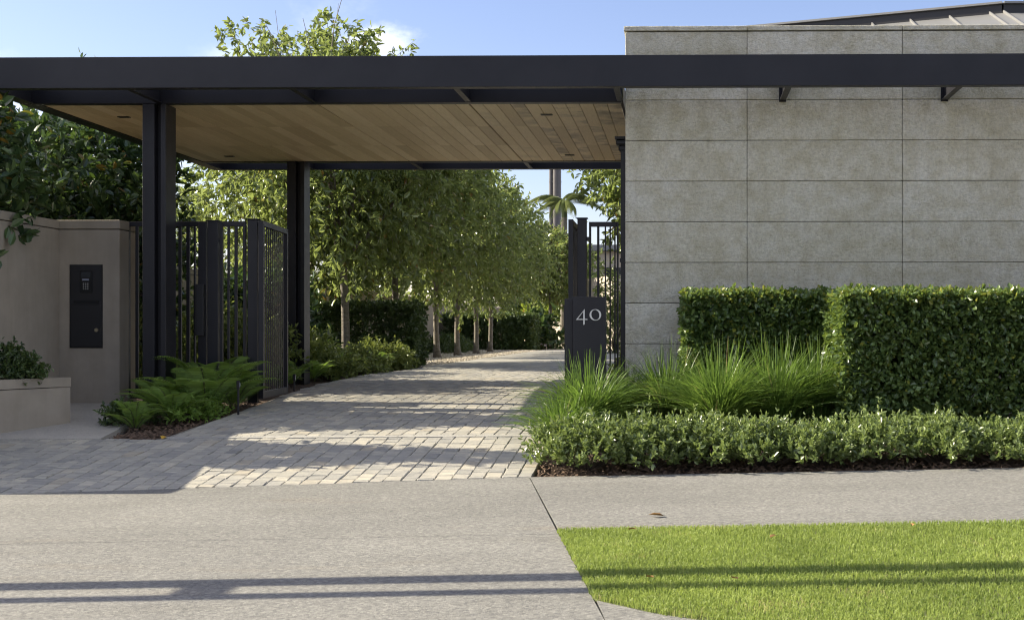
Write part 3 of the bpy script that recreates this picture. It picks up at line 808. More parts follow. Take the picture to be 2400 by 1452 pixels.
# ------------------------------------------------------------------ left boundary wall, intercom pier, planter
bw_ = thing('boundary_wall', 'taupe rendered boundary wall running toward the street at far left', 'wall', (-6.5, 10.5, 0.2))
box('wall_body', -6.57, -6.37, 11.10, 12.396, 0.0, 2.133, M['render'], bw_, 0.004)
box('coping', -6.575, -6.366, 11.095, 12.394, 2.141, 2.226, M['render'], bw_, 0.004)
box('wall_body', -6.57, -6.37, 8.42, 11.098, 0.0, 1.70, M['render'], bw_, 0.004)          # unseen lower step, shaped so the sun reaches further across the apron
box('coping', -6.575, -6.366, 8.415, 11.093, 1.708, 1.79, M['render'], bw_, 0.004)
pier = thing('intercom_pier', 'taupe rendered pier holding the black intercom and letterbox panel', 'pier', (-6.05, 12.6, 0.3))
box('pier_body', -6.568, -5.752, 12.40, 12.80, 0.1, 2.133, M['render'], pier, 0.006)
box('coping', -6.572, -5.748, 12.396, 12.804, 2.141, 2.232, M['render'], pier, 0.006)
panel = box('letterbox_panel', -6.253, -5.932, 12.388, 12.399, 0.934, 1.767, M['black'], pier, 0.002)
box('panel_trim', -6.262, -5.923, 12.393, 12.3985, 0.925, 1.776, M['void'], panel)
kp = box('keypad', -6.150, -6.025, 12.378, 12.3875, 1.49, 1.715, M['void'], panel, 0.002)
box('camera_window', -6.135, -6.040, 12.3755, 12.3778, 1.645, 1.700, M['glass'], panel)
box('display', -6.124, -6.054, 12.3755, 12.3778, 1.612, 1.630, M['lcd'], panel)
for i in range(4):
    for j in range(3):
        kx, kz = -6.110 + j * 0.0215, 1.583 - i * 0.0185
        box('key', kx - 0.006, kx + 0.006, 12.374, 12.3778, kz - 0.005, kz + 0.005, M['key'], panel, 0.001)
box('slot_flap', -6.217, -5.957, 12.381, 12.3878, 1.379, 1.410, M['void'], panel, 0.002)
box('letterbox_door', -6.243, -5.942, 12.384, 12.3878, 0.945, 1.362, M['black'], panel, 0.002)
V, F = tube_vf([(-5.98, 12.3835, 1.109), (-5.98, 12.374, 1.109)], 0.019, 16); place('lock', V, F, M['brass'], panel)

planter = thing('planter', 'low taupe rendered planter with a shrub, in front of boundary wall', 'planter', (-6.0, 11, 0.2))
def prism(name, pts, z0, z1, m, parent):
    n_ = len(pts); V = np.array([(*p, z0) for p in pts] + [(*p, z1) for p in pts])
    q = np.array([[i, (i + 1) % n_, n_ + (i + 1) % n_, n_ + i] for i in range(n_)])
    me_f = [q]
    if n_ == 4: me_f = [np.concatenate([q, np.array([[3, 2, 1, 0], [4, 5, 6, 7]])])]
    return place(name, V, me_f, m, parent)
a_, b2, c2, d2 = (-5.552, 11.0), (-6.363, 11.0), (-6.363, 10.12), (-5.985, 10.12)
prism('planter_wall', [d2, a_, (-5.64, 11.0), (-6.075, 10.12)], 0.0, 0.590, M['render'], planter)
prism('planter_wall', [(-5.64, 11.0), (-6.363, 11.0), (-6.363, 10.91), (-5.685, 10.91)], 0.0, 0.590, M['render'], planter)
prism('coping', [(-5.982, 10.118), (-5.548, 11.003), (-5.644, 11.003), (-6.079, 10.118)], 0.597, 0.680, M['render'], planter)
prism('coping', [(-5.645, 11.003), (-6.363, 11.003), (-6.363, 10.905), (-5.695, 10.905)], 0.597, 0.680, M['render'], planter)
prism('soil', [(-6.08, 10.12), (-5.69, 10.905), (-6.363, 10.905), (-6.363, 10.12)], 0.30, 0.62, M['mulch'], planter)
lw = thing('garden_wall', 'long taupe rendered garden wall along the left side behind the trees', 'wall', (-8.3, 30, 0.4))
box('wall_body', -8.5, -8.3, 17.5, 56.0, 0.2, 2.05, M['render'], lw)
box('coping', -8.51, -8.29, 17.45, 56.0, 2.056, 2.15, M['render'], lw)

# ------------------------------------------------------------------ gates and fence panels
GZ = 2.235
def bar_panel(t, y, stiles, bars, z0, z1, rails=True):
    for a, b_ in stiles:
        box('stile', a, b_, y - 0.02, y + 0.02, z0, z1, M['steel'], t, 0.003)
    xs0 = stiles[0][1] + 0.001; xs1 = stiles[-1][0] - 0.001
    if rails:
        box('rail', xs0, xs1, y - 0.018, y + 0.018, z1 - 0.05, z1, M['steel'], t, 0.002)
        box('rail', xs0, xs1, y - 0.018, y + 0.018, z0 + 0.0, z0 + 0.055, M['steel'], t, 0.002)
    for xb, w_ in bars:
        box('bar', xb - w_ / 2, xb + w_ / 2, y - 0.014, y + 0.014, z0 + 0.056, z1 - 0.051, M['steel'], t, 0.002)
def post(name, label, x0_, x1_, y0_, y1_, z0_, z1_):
    t = thing(name, label, 'post', ((x0_ + x1_) / 2, (y0_ + y1_) / 2, z0_), 'steel gate posts')
    box('shaft', x0_, x1_, y0_, y1_, z0_, z1_, M['steel'], t, 0.003)
    box('cap', x0_ - 0.012, x1_ + 0.012, y0_ - 0.012, y1_ + 0.012, z1_ + 0.001, z1_ + 0.012, M['steel'], t, 0.002)
    return t
pg = thing('pedestrian_gate', 'dark steel barred pedestrian gate behind the front canopy column', 'gate', (-5.4, 12.62, 0.4))
bar_panel(pg, 12.63, [(-5.831, -5.748), (-5.028, -4.944)], [(-5.672, .030), (-5.585, .030), (-5.50, .018), (-5.41, .030), (-5.315, .030), (-5.222, .030), (-5.137, .034), (-5.068, .017)], 0.40, GZ)
box('handle', -5.035, -4.952, 12.555, 12.605, 1.051, 1.582, M['black'], pg, 0.003)
for zz in (0.62, 1.95): box('hinge', -5.85, -5.835, 12.60, 12.66, zz, zz + 0.09, M['black'], pg)
post('gate_post', 'steel post between pedestrian gate and the narrow fence panel', -4.928, -4.819, 12.60, 12.66, 0.35, GZ)
fp = thing('fence_panel', 'narrow dark steel fence panel left of the open driveway gate', 'fence', (-4.67, 12.6, 0.4))
bar_panel(fp, 12.63, [(-4.804, -4.775), (-4.561, -4.534)], [(-4.715, .022), (-4.637, .028)], 0.40, GZ)
box('lug', -4.8185, -4.805, 12.61, 12.65, 2.02, 2.06, M['black'], fp)
post('gate_post', 'steel post carrying the open left leaf of the driveway gate', -4.508, -4.406, 12.60, 12.66, 0.35, GZ + 0.015)

def leaf_gate(label, p0, p1, nb, z0a, z0b, z1):
    t = thing('driveway_gate', label, 'gate', (p0[0], p0[1], z0a), 'driveway gate leaves')
    p0, p1 = np.array(p0), np.array(p1); u_ = (p1 - p0) / np.linalg.norm(p1 - p0); L = np.linalg.norm(p1 - p0)
    def seg(name, s0, s1, w, za, zb):
        V, F = obox_vf(p0 + u_ * s0, p0 + u_ * s1, w, za, zb, 0.002); place(name, V, F, M['steel'], t)
    seg('stile', 0, 0.05, 0.05, z0a, z1); seg('stile', L - 0.05, L, 0.05, z0a, z1)
    seg('rail', 0.051, L - 0.051, 0.046, z1 - 0.055, z1); seg('rail', 0.051, L - 0.051, 0.046, z0a, z0a + 0.07)
    for q in np.linspace(0.05, L - 0.05, nb + 2)[1:-1]:
        seg('bar', q - 0.012, q + 0.012, 0.010, z0a + 0.071, z1 - 0.056)
    return t
leaf_gate('open left leaf of the driveway gate, barred dark steel', (-4.335, 12.50), (-4.44, 13.62), 10, 0.405, 0.43, GZ)
leaf_gate('open right leaf of the driveway gate, seen edge on behind number pillar', (-1.150, 12.55), (-1.16, 13.66), 13, 0.405, 0.43, GZ + 0.01)
post('gate_post', 'steel post carrying the right gate leaf beside the number pillar', -1.086, -0.991, 12.60, 12.66, 0.30, GZ + 0.02)
fr = thing('fence_panel', 'narrow dark steel fence panel between right gate post and stone wall', 'fence', (-0.8, 12.6, 0.4))
bar_panel(fr, 12.64, [(-0.968, -0.946), (-0.681, -0.662)], [(-0.873, .024), (-0.799, .014), (-0.749, .014), (-0.70, .014)], 0.36, GZ - 0.01)
box('lug', -0.990, -0.969, 12.62, 12.66, 2.03, 2.07, M['black'], fr)

# number pillar
npil = thing('number_pillar', 'dark steel pillar with silver house number 40 beside the driveway', 'pillar', (-0.85, 10.98, 0.25))
box('body', -0.982, -0.688, 10.90, 11.05, 0.15, 1.404, M['steel'], npil, 0.003)
box('side_plate', -1.058, -0.984, 10.94, 11.04, 0.15, 1.388, M['steel'], npil, 0.003)
box('latch_plate', -1.068, -1.0585, 10.96, 11.02, 1.12, 1.33, M['black'], npil, 0.001)
def extrude(name, outer, inner, y0_, y1_, m, parent):
    """flat numeral in the XZ plane: outer ring, optional inner ring of equal length"""
    n_ = len(outer)
    def ring(p, y): return [(q[0], y, q[1]) for q in p]
    V = ring(outer, y0_) + ring(inner, y0_) + ring(outer, y1_) + ring(inner, y1_)
    q = []
    for i in range(n_):
        j = (i + 1) % n_
        q += [[i, j, n_ + j, n_ + i], [2 * n_ + j, 2 * n_ + i, 3 * n_ + i, 3 * n_ + j], [i, 2 * n_ + i, 2 * n_ + j, j], [n_ + i, n_ + j, 3 * n_ + j, 3 * n_ + i]]
    return place(name, V, [np.array(q)], m, parent)
y0_, y1_ = 10.890, 10.8995
# the 4: slanting hairline, hairline bar and a heavier stem with a cut foot
parts = []
def poly4(pts, dy=0.0):
    V = np.array([(p[0], y0_ + dy, p[1]) for p in pts] + [(p[0], y1_, p[1]) for p in pts])
    return V, [BOXF]
parts.append(poly4([(-0.951, 1.199), (-0.9415, 1.199), (-0.8735, 1.2885), (-0.8735, 1.2945)]))
parts.append(poly4([(-0.951, 1.1985), (-0.8487, 1.1985), (-0.8487, 1.2065), (-0.9445, 1.2065)], 0.0006))
parts.append(poly4([(-0.886, 1.1535), (-0.8735, 1.158), (-0.8733, 1.2945), (-0.886, 1.276)], 0.0012))
V, F = join_vf(parts); place('numeral', V, F, M['digit'], npil)
tt = np.linspace(0, 2 * math.pi, 48, endpoint=False)
outer = [(-0.778 + 0.0520 * math.cos(a), 1.2430 + 0.0500 * math.sin(a)) for a in tt]
inner = [(-0.778 + 0.0360 * math.cos(a) - 0.004 * math.sin(a), 1.2430 + 0.0452 * math.sin(a)) for a in tt]
extrude('numeral', outer, inner, y0_, y1_, M['digit'], npil)

# low bollard lights in the beds
for lab, bx0, by0, zt in (('short dark bollard light among ferns by the left gate post', -4.22, 11.55, 0.63), ('short dark bollard light at the foot of the rear canopy column', -4.50, 14.1, 0.60)):
    t = thing('bollard_light', lab, 'bollard light', (bx0, by0, zt - 0.35), 'bollard lights')
    zb = float(zg(bx0, by0)) - 0.06
    box('post', bx0 - 0.008, bx0 + 0.008, by0 - 0.008, by0 + 0.008, zb, zt - 0.08, M['steel'], t, 0.002)
    box('head', bx0 - 0.014, bx0 + 0.014, by0 - 0.014, by0 + 0.014, zt - 0.079, zt, M['steel'], t, 0.003)
    box('lens', bx0 + 0.0145, bx0 + 0.016, by0 - 0.010, by0 + 0.010, zt - 0.06, zt - 0.02, M['lcd'], t)

# ------------------------------------------------------------------ end of the drive
ew = thing('end_wall', 'low pale rendered wall at the far end of the driveway', 'wall', (-5.0, 49, 0.4))
V, F = obox_vf((-7.6, 56.5), (-3.5, 45.0), 0.25, 0.2, 1.40); place('wall_body', V, F, M['pale_render'], ew)
V, F = obox_vf((-7.62, 56.55), (-3.48, 44.95), 0.30, 1.405, 1.46); place('coping', V, F, M['pale_render'], ew)
fh = thing('far_house', 'pale house with two dark flues beyond the end of the driveway', 'house', (-2, 52, 0.4))
V, F = obox_vf((-3.38, 44.9), (-2.2, 41.6), 0.3, 0.2, 3.0); place('side_wall', V, F, M['pale_render'], fh)
box('wall', -6.5, 6.0, 60.0, 68.0, 0.3, 5.0, M['pale_render'], fh)
box('roof', -6.9, 6.4, 59.6, 68.4, 5.01, 5.3, M['roofmetal'], fh)
for xa, xb in ((-5.6, -4.4), (-3.8, -2.6), (-1.2, 0.4)):
    w_ = box('window', xa, xb, 59.94, 59.998, 2.4, 4.2, M['black'], fh)
    box('pane', xa + 0.06, (xa + xb) / 2 - 0.03, 59.92, 59.938, 2.46, 4.14, M['glass'], w_)
    box('pane', (xa + xb) / 2 + 0.03, xb - 0.06, 59.92, 59.938, 2.46, 4.14, M['glass'], w_)
for cx_, r_ in ((-6.53, 0.095), (-6.24, 0.215)):
    V, F = tube_vf([(cx_, 60.6, 5.2), (cx_, 60.6, 11.2)], r_, 20); fl = place('flue', V, F, M['flue'], fh, smooth=False)
    V, F = tube_vf([(cx_, 60.6, 7.6), (cx_, 60.6, 7.66)], r_ + 0.012, 20); place('band', V, F, M['flue'], fl)
    V, F = tube_vf([(cx_, 60.6, 8.45), (cx_, 60.6, 8.51)], r_ + 0.012, 20); place('band', V, F, M['flue'], fl)

# ------------------------------------------------------------------ overhead cables (above the frame; only their shadows show)
cab = thing('overhead_cable', 'overhead service cables with a splice box, above the street', 'cable', (-8, 5.4, 0), 'street cables')
HC = 3.3
shx, shy = -sun_dir.x / sun_dir.z, -sun_dir.y / sun_dir.z     # shadow offset per metre of height
for dsh, rr in ((5.24, 0.078), (4.97, 0.052)):
    y_ = dsh - shy * HC
    P = [(xx, y_, HC + 0.0006 * (xx + 12) ** 2) for xx in np.linspace(-60, 45, 40)]
    V, F = tube_vf(P, rr, 8); place('cable', V, F, M['black'], cab)
xb = -2.0 - shx * HC; y_ = 5.10 - shy * HC
box('splice_box', xb - 0.10, xb + 0.10, y_ - 0.17, y_ + 0.17, HC - 0.02, HC + 0.035, M['black'], cab, 0.015)

# ------------------------------------------------------------------ foliage tools
def unit(a): return a / (np.linalg.norm(a, axis=-1, keepdims=True) + 1e-9)
UP = np.array([0, 0, 1.0])
def leaves_vf(P, A, N, L, W, fold=0.18, curl=0.12, wide=0.42):
    """one folded, pointed leaf per point: axis A, upper side N"""
    A = unit(A); S = unit(np.cross(A, N)); N = np.cross(S, A)
    L = L[:, None]; W = W[:, None]
    def pt(a, s, h): return P + A * (a * L) + S * (s * W) + N * (h * L)
    V = np.stack([P, pt(wide * 0.75, 0.5, fold * .5), pt(wide * 0.75 + .38, 0.40, fold * .45 - curl * .4), pt(1.0, 0, -curl), pt(wide * 0.75 + .38, -0.40, fold * .45 - curl * .4), pt(wide * 0.75, -0.5, fold * .5)], 1).reshape(-1, 3)
    k = np.arange(len(P))[:, None, None] * 6
    Q = (np.array([[0, 3, 2, 1], [0, 5, 4, 3]])[None] + k).reshape(-1, 4)
    return V, [Q]

def sprays(C, D, n_, L, leaf, rg, droop=0.0, hang=0.0, along=0.6, upn=0.7, aspect=0.45, t0=0.0):
    """twigs from points C along D carrying n_ leaves each -> leaf arrays"""
    k = len(C); D = unit(D)
    t = t0 + (1 - t0) * rg.random((k, n_))
    Ls = np.broadcast_to(np.asarray(L, float), (k,))[:, None]
    P = C[:, None] + D[:, None] * (t * Ls)[..., None]
    P[..., 2] -= droop * Ls * t * t
    R = rg.normal(size=(k, n_, 3)); R = unit(R)
    A = unit(D[:, None] * along + R - UP * hang)
    Nn = unit(rg.normal(size=(k, n_, 3)) * 0.55 + UP * upn + D[:, None] * 0.3)
    ll = leaf * rg.uniform(0.65, 1.2, (k, n_)); ww = ll * aspect * rg.uniform(0.85, 1.15, (k, n_))
    return P.reshape(-1, 3), A.reshape(-1, 3), Nn.reshape(-1, 3), ll.ravel(), ww.ravel()

def twigs_vf(C, D, L, rg, r=0.004, droop=0.0, n_=3):
    out = []
    D = unit(D)
    for c, d_, l_ in zip(C, D, np.broadcast_to(L, (len(C),))):
        t = np.linspace(0, 1, n_)[:, None]
        P = c + d_ * t * l_; P[:, 2] -= (droop * l_ * t[:, 0] ** 2)
        out.append(tube_vf(P, np.linspace(r, r * 0.4, n_), 3, cap=False))
    return out

def bent(p, q, rg, k=6, amp=0.08):
    t = np.linspace(0, 1, k)[:, None]
    P = p * (1 - t) + q * t
    L = np.linalg.norm(q - p)
    P += (rg.normal(size=3) * amp * L)[None] * np.sin(t * math.pi)
    return P

def shell_points(n_, rg, inner=0.25, pw=0.55):
    u_ = unit(rg.normal(size=(n_, 3)))
    r_ = inner + (1 - inner) * rg.random(n_) ** pw
    return u_, r_

def crown(center, radii, n_, per, leaf, rg, L=0.45, droop=0.25, hang=0.45, lumps=0.16, aspect=0.45, shoots=0, up=0.25, inner=0.25, along=0.6):
    """leaf arrays and twig start points of an uneven ellipsoid crown"""
    u_, r_ = shell_points(n_, rg, inner)
    ph = rg.random(6) * 6.28
    lump = 1 + lumps * (np.sin(u_[:, 0] * 4 + ph[0]) * np.sin(u_[:, 1] * 4 + ph[1]) + 0.7 * np.sin(u_[:, 2] * 5 + ph[2] + u_[:, 0] * 3) + 0.5 * np.sin(u_[:, 1] * 9 + ph[3]) * np.sin(u_[:, 2] * 8 + ph[4]))
    C = np.array(center) + u_ * np.array(radii) * (r_ * lump)[:, None]
    D = unit(u_ * 0.9 + rg.normal(size=(n_, 3)) * 0.45 + UP * up)
    arr = [sprays(C, D, per, L * rg.uniform(.6, 1.2, n_), leaf, rg, droop, hang, along, aspect=aspect)]
    if shoots:
        a = rg.random(shoots) * 6.28; rr = np.sqrt(rg.random(shoots)) * 0.75
        Cs = np.array(center) + np.stack([np.cos(a) * rr * radii[0], np.sin(a) * rr * radii[1], radii[2] * np.sqrt(1 - rr ** 2) * 0.86], -1)
        Ds = unit(UP + rg.normal(size=(shoots, 3)) * 0.28)
        Ls = rg.uniform(0.5, 1.05, shoots)
        arr.append(sprays(Cs, Ds, 17, Ls, leaf * 0.95, rg, 0.08, 0.7, 0.4, aspect=aspect))
        return arr, C, D, (Cs, Ds, Ls)
    return arr, C, D, None

def leaf_object(name, arr, m, parent=None, rnd=None, **kw):
    P, A, N, L, W = [np.concatenate([a[i] for a in arr]) for i in range(5)]
    V, F = leaves_vf(P, A, N, L, W, **kw)
    rv_ = rng.random(len(P)) if rnd is None else rnd
    return place(name, V, F, m, parent, rnd=np.repeat(rv_, 6))

def copy_tree(src, loc, rotz, label, scale=1.0):
    r = src.copy(); SC.objects.link(r); r.location = loc; r.rotation_euler = (0, 0, rotz); r['label'] = label; r.scale = (scale,) * 3
    WO[r.name] = np.array(loc, float)
    for ch in list(src.children):
        c = ch.copy(); SC.objects.link(c); c.parent = r
    return r

# ------------------------------------------------------------------ trees along the drive
def pear(label, x_, y_, top, R_, seed, n_=1500, per=16, base=1.75, shoots=26, leaf=0.138, group='trees lining the driveway', lean=0.0):
    rg = np.random.default_rng(seed)
    z0 = float(zg(x_, y_))
    t = thing('pear_tree', label, 'tree', (x_, y_, z0), group)
    parts = []
    fork = z0 + base + 0.1
    zs = np.linspace(z0 - 0.05, fork, 9); rr = np.interp(zs - z0, [0, 0.06, 0.25, base], [0.12, 0.095, 0.073, 0.060])
    P = np.stack([x_ + 0.02 * np.sin(zs * 2 + seed), y_ + 0.02 * np.cos(zs * 1.7 + seed), zs], -1)
    parts.append(tube_vf(P, rr, 14))
    top_p = P[-1]
    cz, rz = (z0 + base - 0.15 + top) / 2, (top - z0 - base + 0.15) / 2
    cen = np.array([x_ + lean, y_, cz])
    nl = 13
    for i in range(nl):
        a = i * 2.4 + rg.random(); el_ = rg.uniform(0.15, 1.3)
        e_ = cen + np.array([math.cos(a) * math.cos(el_) * R_, math.sin(a) * math.cos(el_) * R_, math.sin(el_) * rz]) * rg.uniform(.7, .95)
        st = top_p + UP * rg.uniform(-0.15, 0.5)
        Pl = bent(st, e_, rg, 7, 0.07); parts.append(tube_vf(Pl, np.linspace(0.036, 0.008, 7), 6, cap=False))
        for j in range(4):
            s0 = Pl[rg.integers(2, 6)]
            e2 = s0 + (e_ - st) * rg.uniform(.25, .5) + rg.normal(size=3) * 0.35
            parts.append(tube_vf(bent(s0, e2, rg, 4, 0.06), np.linspace(0.014, 0.004, 4), 4, cap=False))
    # central leader
    parts.append(tube_vf(bent(top_p, cen + UP * rz * 0.8, rg, 7, 0.03), np.linspace(0.06, 0.01, 7), 6, cap=False))
    arr, C, D, sh = crown(cen, (R_, R_, rz), n_, per, leaf, rg, L=0.5, droop=0.35, hang=0.55, shoots=shoots, inner=0.22)
    if sh is not None: parts += twigs_vf(*sh, rg, 0.005, 0.08)
    parts += twigs_vf(C[::4], D[::4], 0.45, rg, 0.005, 0.3)
    V, F = join_vf(parts)
    place('trunk', V, F, M['bark'], t, smooth=True)
    leaf_object('crown', arr, M['pear'], t, fold=0.14, curl=0.16)
    return t
p0 = pear('tallest leafy tree, rising above the canopy behind its rear column', -7.4, 23.8, 6.85, 2.0, 11, 1250, 15, 1.5, 34, leaf=0.138)
p1 = pear('pale trunked tree standing in front of the near garden hedge', -5.97, 21.5, 6.0, 1.85, 12, 1400, 14, 1.95, leaf=0.138)
p2 = pear('tree hidden behind the near garden hedge, only its crown showing', -5.97, 25.4, 5.9, 1.8, 13, 1100, 13, 1.75, leaf=0.138)
p3 = pear('first tree from the left with its trunk in the gravel', -5.97, 29.6, 5.6, 1.8, 14, 1100, 13, 1.75, leaf=0.138)
p4 = pear('second tree from the left with its trunk in the gravel', -5.97, 32.4, 5.4, 1.75, 15, 1000, 13, 1.7, leaf=0.138)
copy_tree(p3, (-5.97, 35.2, 0.45), 1.9, 'third tree from the left with its trunk in the gravel', 0.97)
copy_tree(p4, (-5.97, 37.9, 0.45), 4.0, 'fourth tree from the left with its trunk in the gravel', 0.95)
p6 = pear('slim tree by the low end wall at the far end of the drive', -4.95, 45.5, 4.9, 1.7, 16, 1100, 15, 2.0, 10)
pear('tree right of the drive, seen through the fence panel by the stone wall', 0.40, 20.5, 5.1, 1.75, 17, 1500, 16, 1.9, 26, group='trees lining the driveway')
copy_tree(p4, (0.6, 27.0, 0.45), 2.2, 'further tree right of the drive, behind the narrow fence panel', 1.05)

for k, (x_, y_, a_, sc) in enumerate(((-20.5, 40.0, 0.7, 1.15), (-21.0, 50.0, 2.6, 1.2), (-20.0, 60.0, 4.4, 1.15), (-18.5, 72.0, 5.5, 1.25))):
    copy_tree(p2, (x_, y_, 0.35), a_, 'tree beyond the garden wall, %s from the front' % ('first', 'second', 'third', 'fourth')[k], sc)['group'] = 'trees beyond the garden wall'
# ------------------------------------------------------------------ magnolias on the left
def magnolia(label, x_, y_, z_c, radii, seed, n_=520, per=9, leaf=0.15, zbase=None):
    rg = np.random.default_rng(seed)
    z0 = float(zg(x_, y_)) if zbase is None else zbase
    t = thing('magnolia_tree', label, 'tree', (x_, y_, z0), 'magnolias behind the boundary wall')
    cen = np.array([x_, y_, z_c])
    parts = [tube_vf(bent(np.array([x_, y_, z0 - 0.05]), cen + UP * radii[2] * 0.7, rg, 8, 0.003), np.linspace(0.075, 0.022, 8), 10)]
    for i in range(16):
        a = i * 2.4; el_ = rg.uniform(-0.5, 1.2)
        e_ = cen + np.array([math.cos(a) * math.cos(el_), math.sin(a) * math.cos(el_), math.sin(el_)]) * np.array(radii) * 0.85
        st = np.array([x_, y_, cen[2] + (e_[2] - cen[2]) * 0.5 - 0.35])
        parts.append(tube_vf(bent(st, e_, rg, 5, 0.08), np.linspace(0.024, 0.007, 5), 5, cap=False))
    arr, C, D, _ = crown(cen, radii, n_, per, leaf, rg, L=0.28, droop=0.0, hang=-0.05, aspect=0.46, up=0.5, inner=0.2, along=0.55, lumps=0.13)
    V, F = join_vf(parts); place('trunk', V, F, M['darkbark'], t, smooth=True)
    leaf_object('crown', arr, M['magnolia'], t, fold=0.14, curl=0.06, wide=0.5)
    return t
magnolia('glossy magnolia overhanging the boundary wall at the left edge', -7.35, 11.55, 2.45, (1.15, 0.55, 1.0), 31, 620, 9, 0.15)
magnolia('tall glossy magnolia behind the intercom pier', -8.05, 14.6, 2.15, (1.45, 1.0, 1.35), 32, 1100, 9, 0.145)
magnolia('dark magnolia beside the left end of the canopy', -7.80, 15.95, 2.65, (1.2, 0.75, 1.65), 33, 900, 9, 0.145)
magnolia('tall magnolia behind the others at the far left edge', -10.6, 18.0, 2.5, (1.5, 1.5, 1.7), 37, 900, 9, 0.15)
magnolia('shaded magnolia low behind the pedestrian gate', -7.0, 15.0, 1.75, (0.6, 0.75, 1.15), 34, 420, 9, 0.14)
magnolia('unseen narrow magnolia on the street side of the planter, added to shade the apron', -7.3, 9.85, 2.2, (0.70, 0.26, 1.55), 35, 480, 9, 0.14, 0.1)  # out of view, added and kept narrow for its shadow band
magnolia('dark leafy magnolia behind the narrow fence panel', -6.6, 19.0, 1.2, (0.95, 0.8, 0.8), 36, 480, 9, 0.14)

# ------------------------------------------------------------------ clipped hedges
def hedge(label, x0_, x1_, y0_, y1_, z0_, z1_, seed, dens, leaf, m, faces='flt', depth=0.10, aspect=0.5, group=None, stems=0):
    rg = np.random.default_rng(seed)
    t = thing('clipped_hedge', label, 'hedge', ((x0_ + x1_) / 2, (y0_ + y1_) / 2, z0_), group)
    fs = {'f': ((x1_ - x0_) * (z1_ - z0_)), 'b': ((x1_ - x0_) * (z1_ - z0_)), 'l': ((y1_ - y0_) * (z1_ - z0_)), 'r': ((y1_ - y0_) * (z1_ - z0_)), 't': ((x1_ - x0_) * (y1_ - y0_))}
    Cs, Ds = [], []
    for f in faces:
        k = int(fs[f] * dens)
        u_, v_ = rg.random(k), rg.random(k)
        dp_ = rg.exponential(depth, k) + 0.03
        wob = 0.018 * (np.sin(u_ * 31 + seed) * np.sin(v_ * 17) + np.sin(u_ * 11) * np.cos(v_ * 29))
        dp_ = dp_ + wob
        X = x0_ + u_ * (x1_ - x0_); Yv = y0_ + v_ * (y1_ - y0_)
        if f == 'f': c = np.stack([X, y0_ + dp_, z0_ + v_ * (z1_ - z0_)], -1); d_ = (0, -1, .45)
        if f == 'b': c = np.stack([X, y1_ - dp_, z0_ + v_ * (z1_ - z0_)], -1); d_ = (0, 1, .45)
        if f == 'l': c = np.stack([x0_ + dp_, y0_ + u_ * (y1_ - y0_), z0_ + v_ * (z1_ - z0_)], -1); d_ = (-1, 0, .45)
        if f == 'r': c = np.stack([x1_ - dp_, y0_ + u_ * (y1_ - y0_), z0_ + v_ * (z1_ - z0_)], -1); d_ = (1, 0, .45)
        if f == 't': c = np.stack([X, Yv, z1_ - dp_], -1); d_ = (0, 0, 1)
        Cs.append(c); Ds.append(unit(np.array(d_, float) + rg.normal(size=(k, 3)) * 0.45))
    # a little foliage through the middle
    k = int((x1_ - x0_) * (y1_ - y0_) * (z1_ - z0_) * dens * 0.5)
    Cs.append(np.stack([x0_ + rg.random(k) * (x1_ - x0_), y0_ + rg.random(k) * (y1_ - y0_), z0_ + rg.random(k) * (z1_ - z0_)], -1)); Ds.append(unit(rg.normal(size=(k, 3))))
    C, D = np.concatenate(Cs), np.concatenate(Ds)
    arr = [sprays(C, D, 6, leaf * 1.5, leaf, rg, 0, 0, 0.75, 0.5, aspect)]
    nsh = int((x1_ - x0_) * 26)                                                # stray shoots above the clipped line
    cs_ = np.stack([x0_ + rg.random(nsh) * (x1_ - x0_), y0_ + rg.random(nsh) * (y1_ - y0_), np.full(nsh, z1_ - 0.05)], -1)
    C = np.concatenate([C, cs_])
    arr.append(sprays(cs_, unit(UP + rg.normal(size=(nsh, 3)) * 0.35), 6, leaf * rg.uniform(1.2, 2.6, nsh), leaf * 0.85, rg, 0, 0, 0.8, 0.4, aspect))
    nleaf = len(C) * 6
    hz = np.repeat(np.clip((C[:, 2] - z1_ + 0.10) / 0.10, 0, 1), 6)           # young growth near the clipped top
    rv_ = np.clip(rg.random(nleaf) * 0.85 + 0.14 * hz * rg.random(nleaf), 0, 1)
    rv_ = np.where((rg.random(nleaf) < 0.03 + 0.22 * hz), 0.99, np.minimum(rv_, 0.95))
    leaf_object('foliage', arr, m, t, rnd=rv_, fold=0.12, curl=0.08, wide=0.55)
    parts = []
    ns = stems or max(2, int((x1_ - x0_) / 0.55))
    for i in range(ns):
        sx_ = x0_ + (i + 0.4) * (x1_ - x0_) / ns; sy_ = y0_ + (y1_ - y0_) * rg.uniform(.12, .6)
        base_ = np.array([sx_, sy_, z0_ - 0.08])
        parts.append(tube_vf(bent(base_, np.array([sx_ + rg.uniform(-.1, .1), sy_, z1_ - 0.2]), rg, 6, 0.03), np.linspace(0.02, 0.006, 6), 6, cap=False))
        for j in range(7):
            zz = rg.uniform(z0_ + 0.2, z1_ - 0.25)
            p_ = np.array([sx_, sy_, zz]); q_ = p_ + np.array([rg.uniform(-.3, .3), rg.uniform(-.25, .12), rg.uniform(.12, .3)])
            parts.append(tube_vf(bent(p_, q_, rg, 4, 0.05), np.linspace(0.009, 0.003, 4), 4, cap=False))
    V, F = join_vf(parts); place('stem', V, F, M['darkbark'], t)
    return t
hedge('clipped glossy hedge against the stone wall, the rear one with a lower look', 0.03, 2.6, 11.37, 11.88, 0.28, 1.435, 51, 1600, 0.054, M['hedge'], 'flt', 0.07, 0.55)
hedge('large clipped glossy hedge block at the right edge, nearest the footpath', 1.34, 4.4, 10.22, 11.30, 0.26, 1.400, 52, 1600, 0.054, M['hedge'], 'flt', 0.08, 0.55)
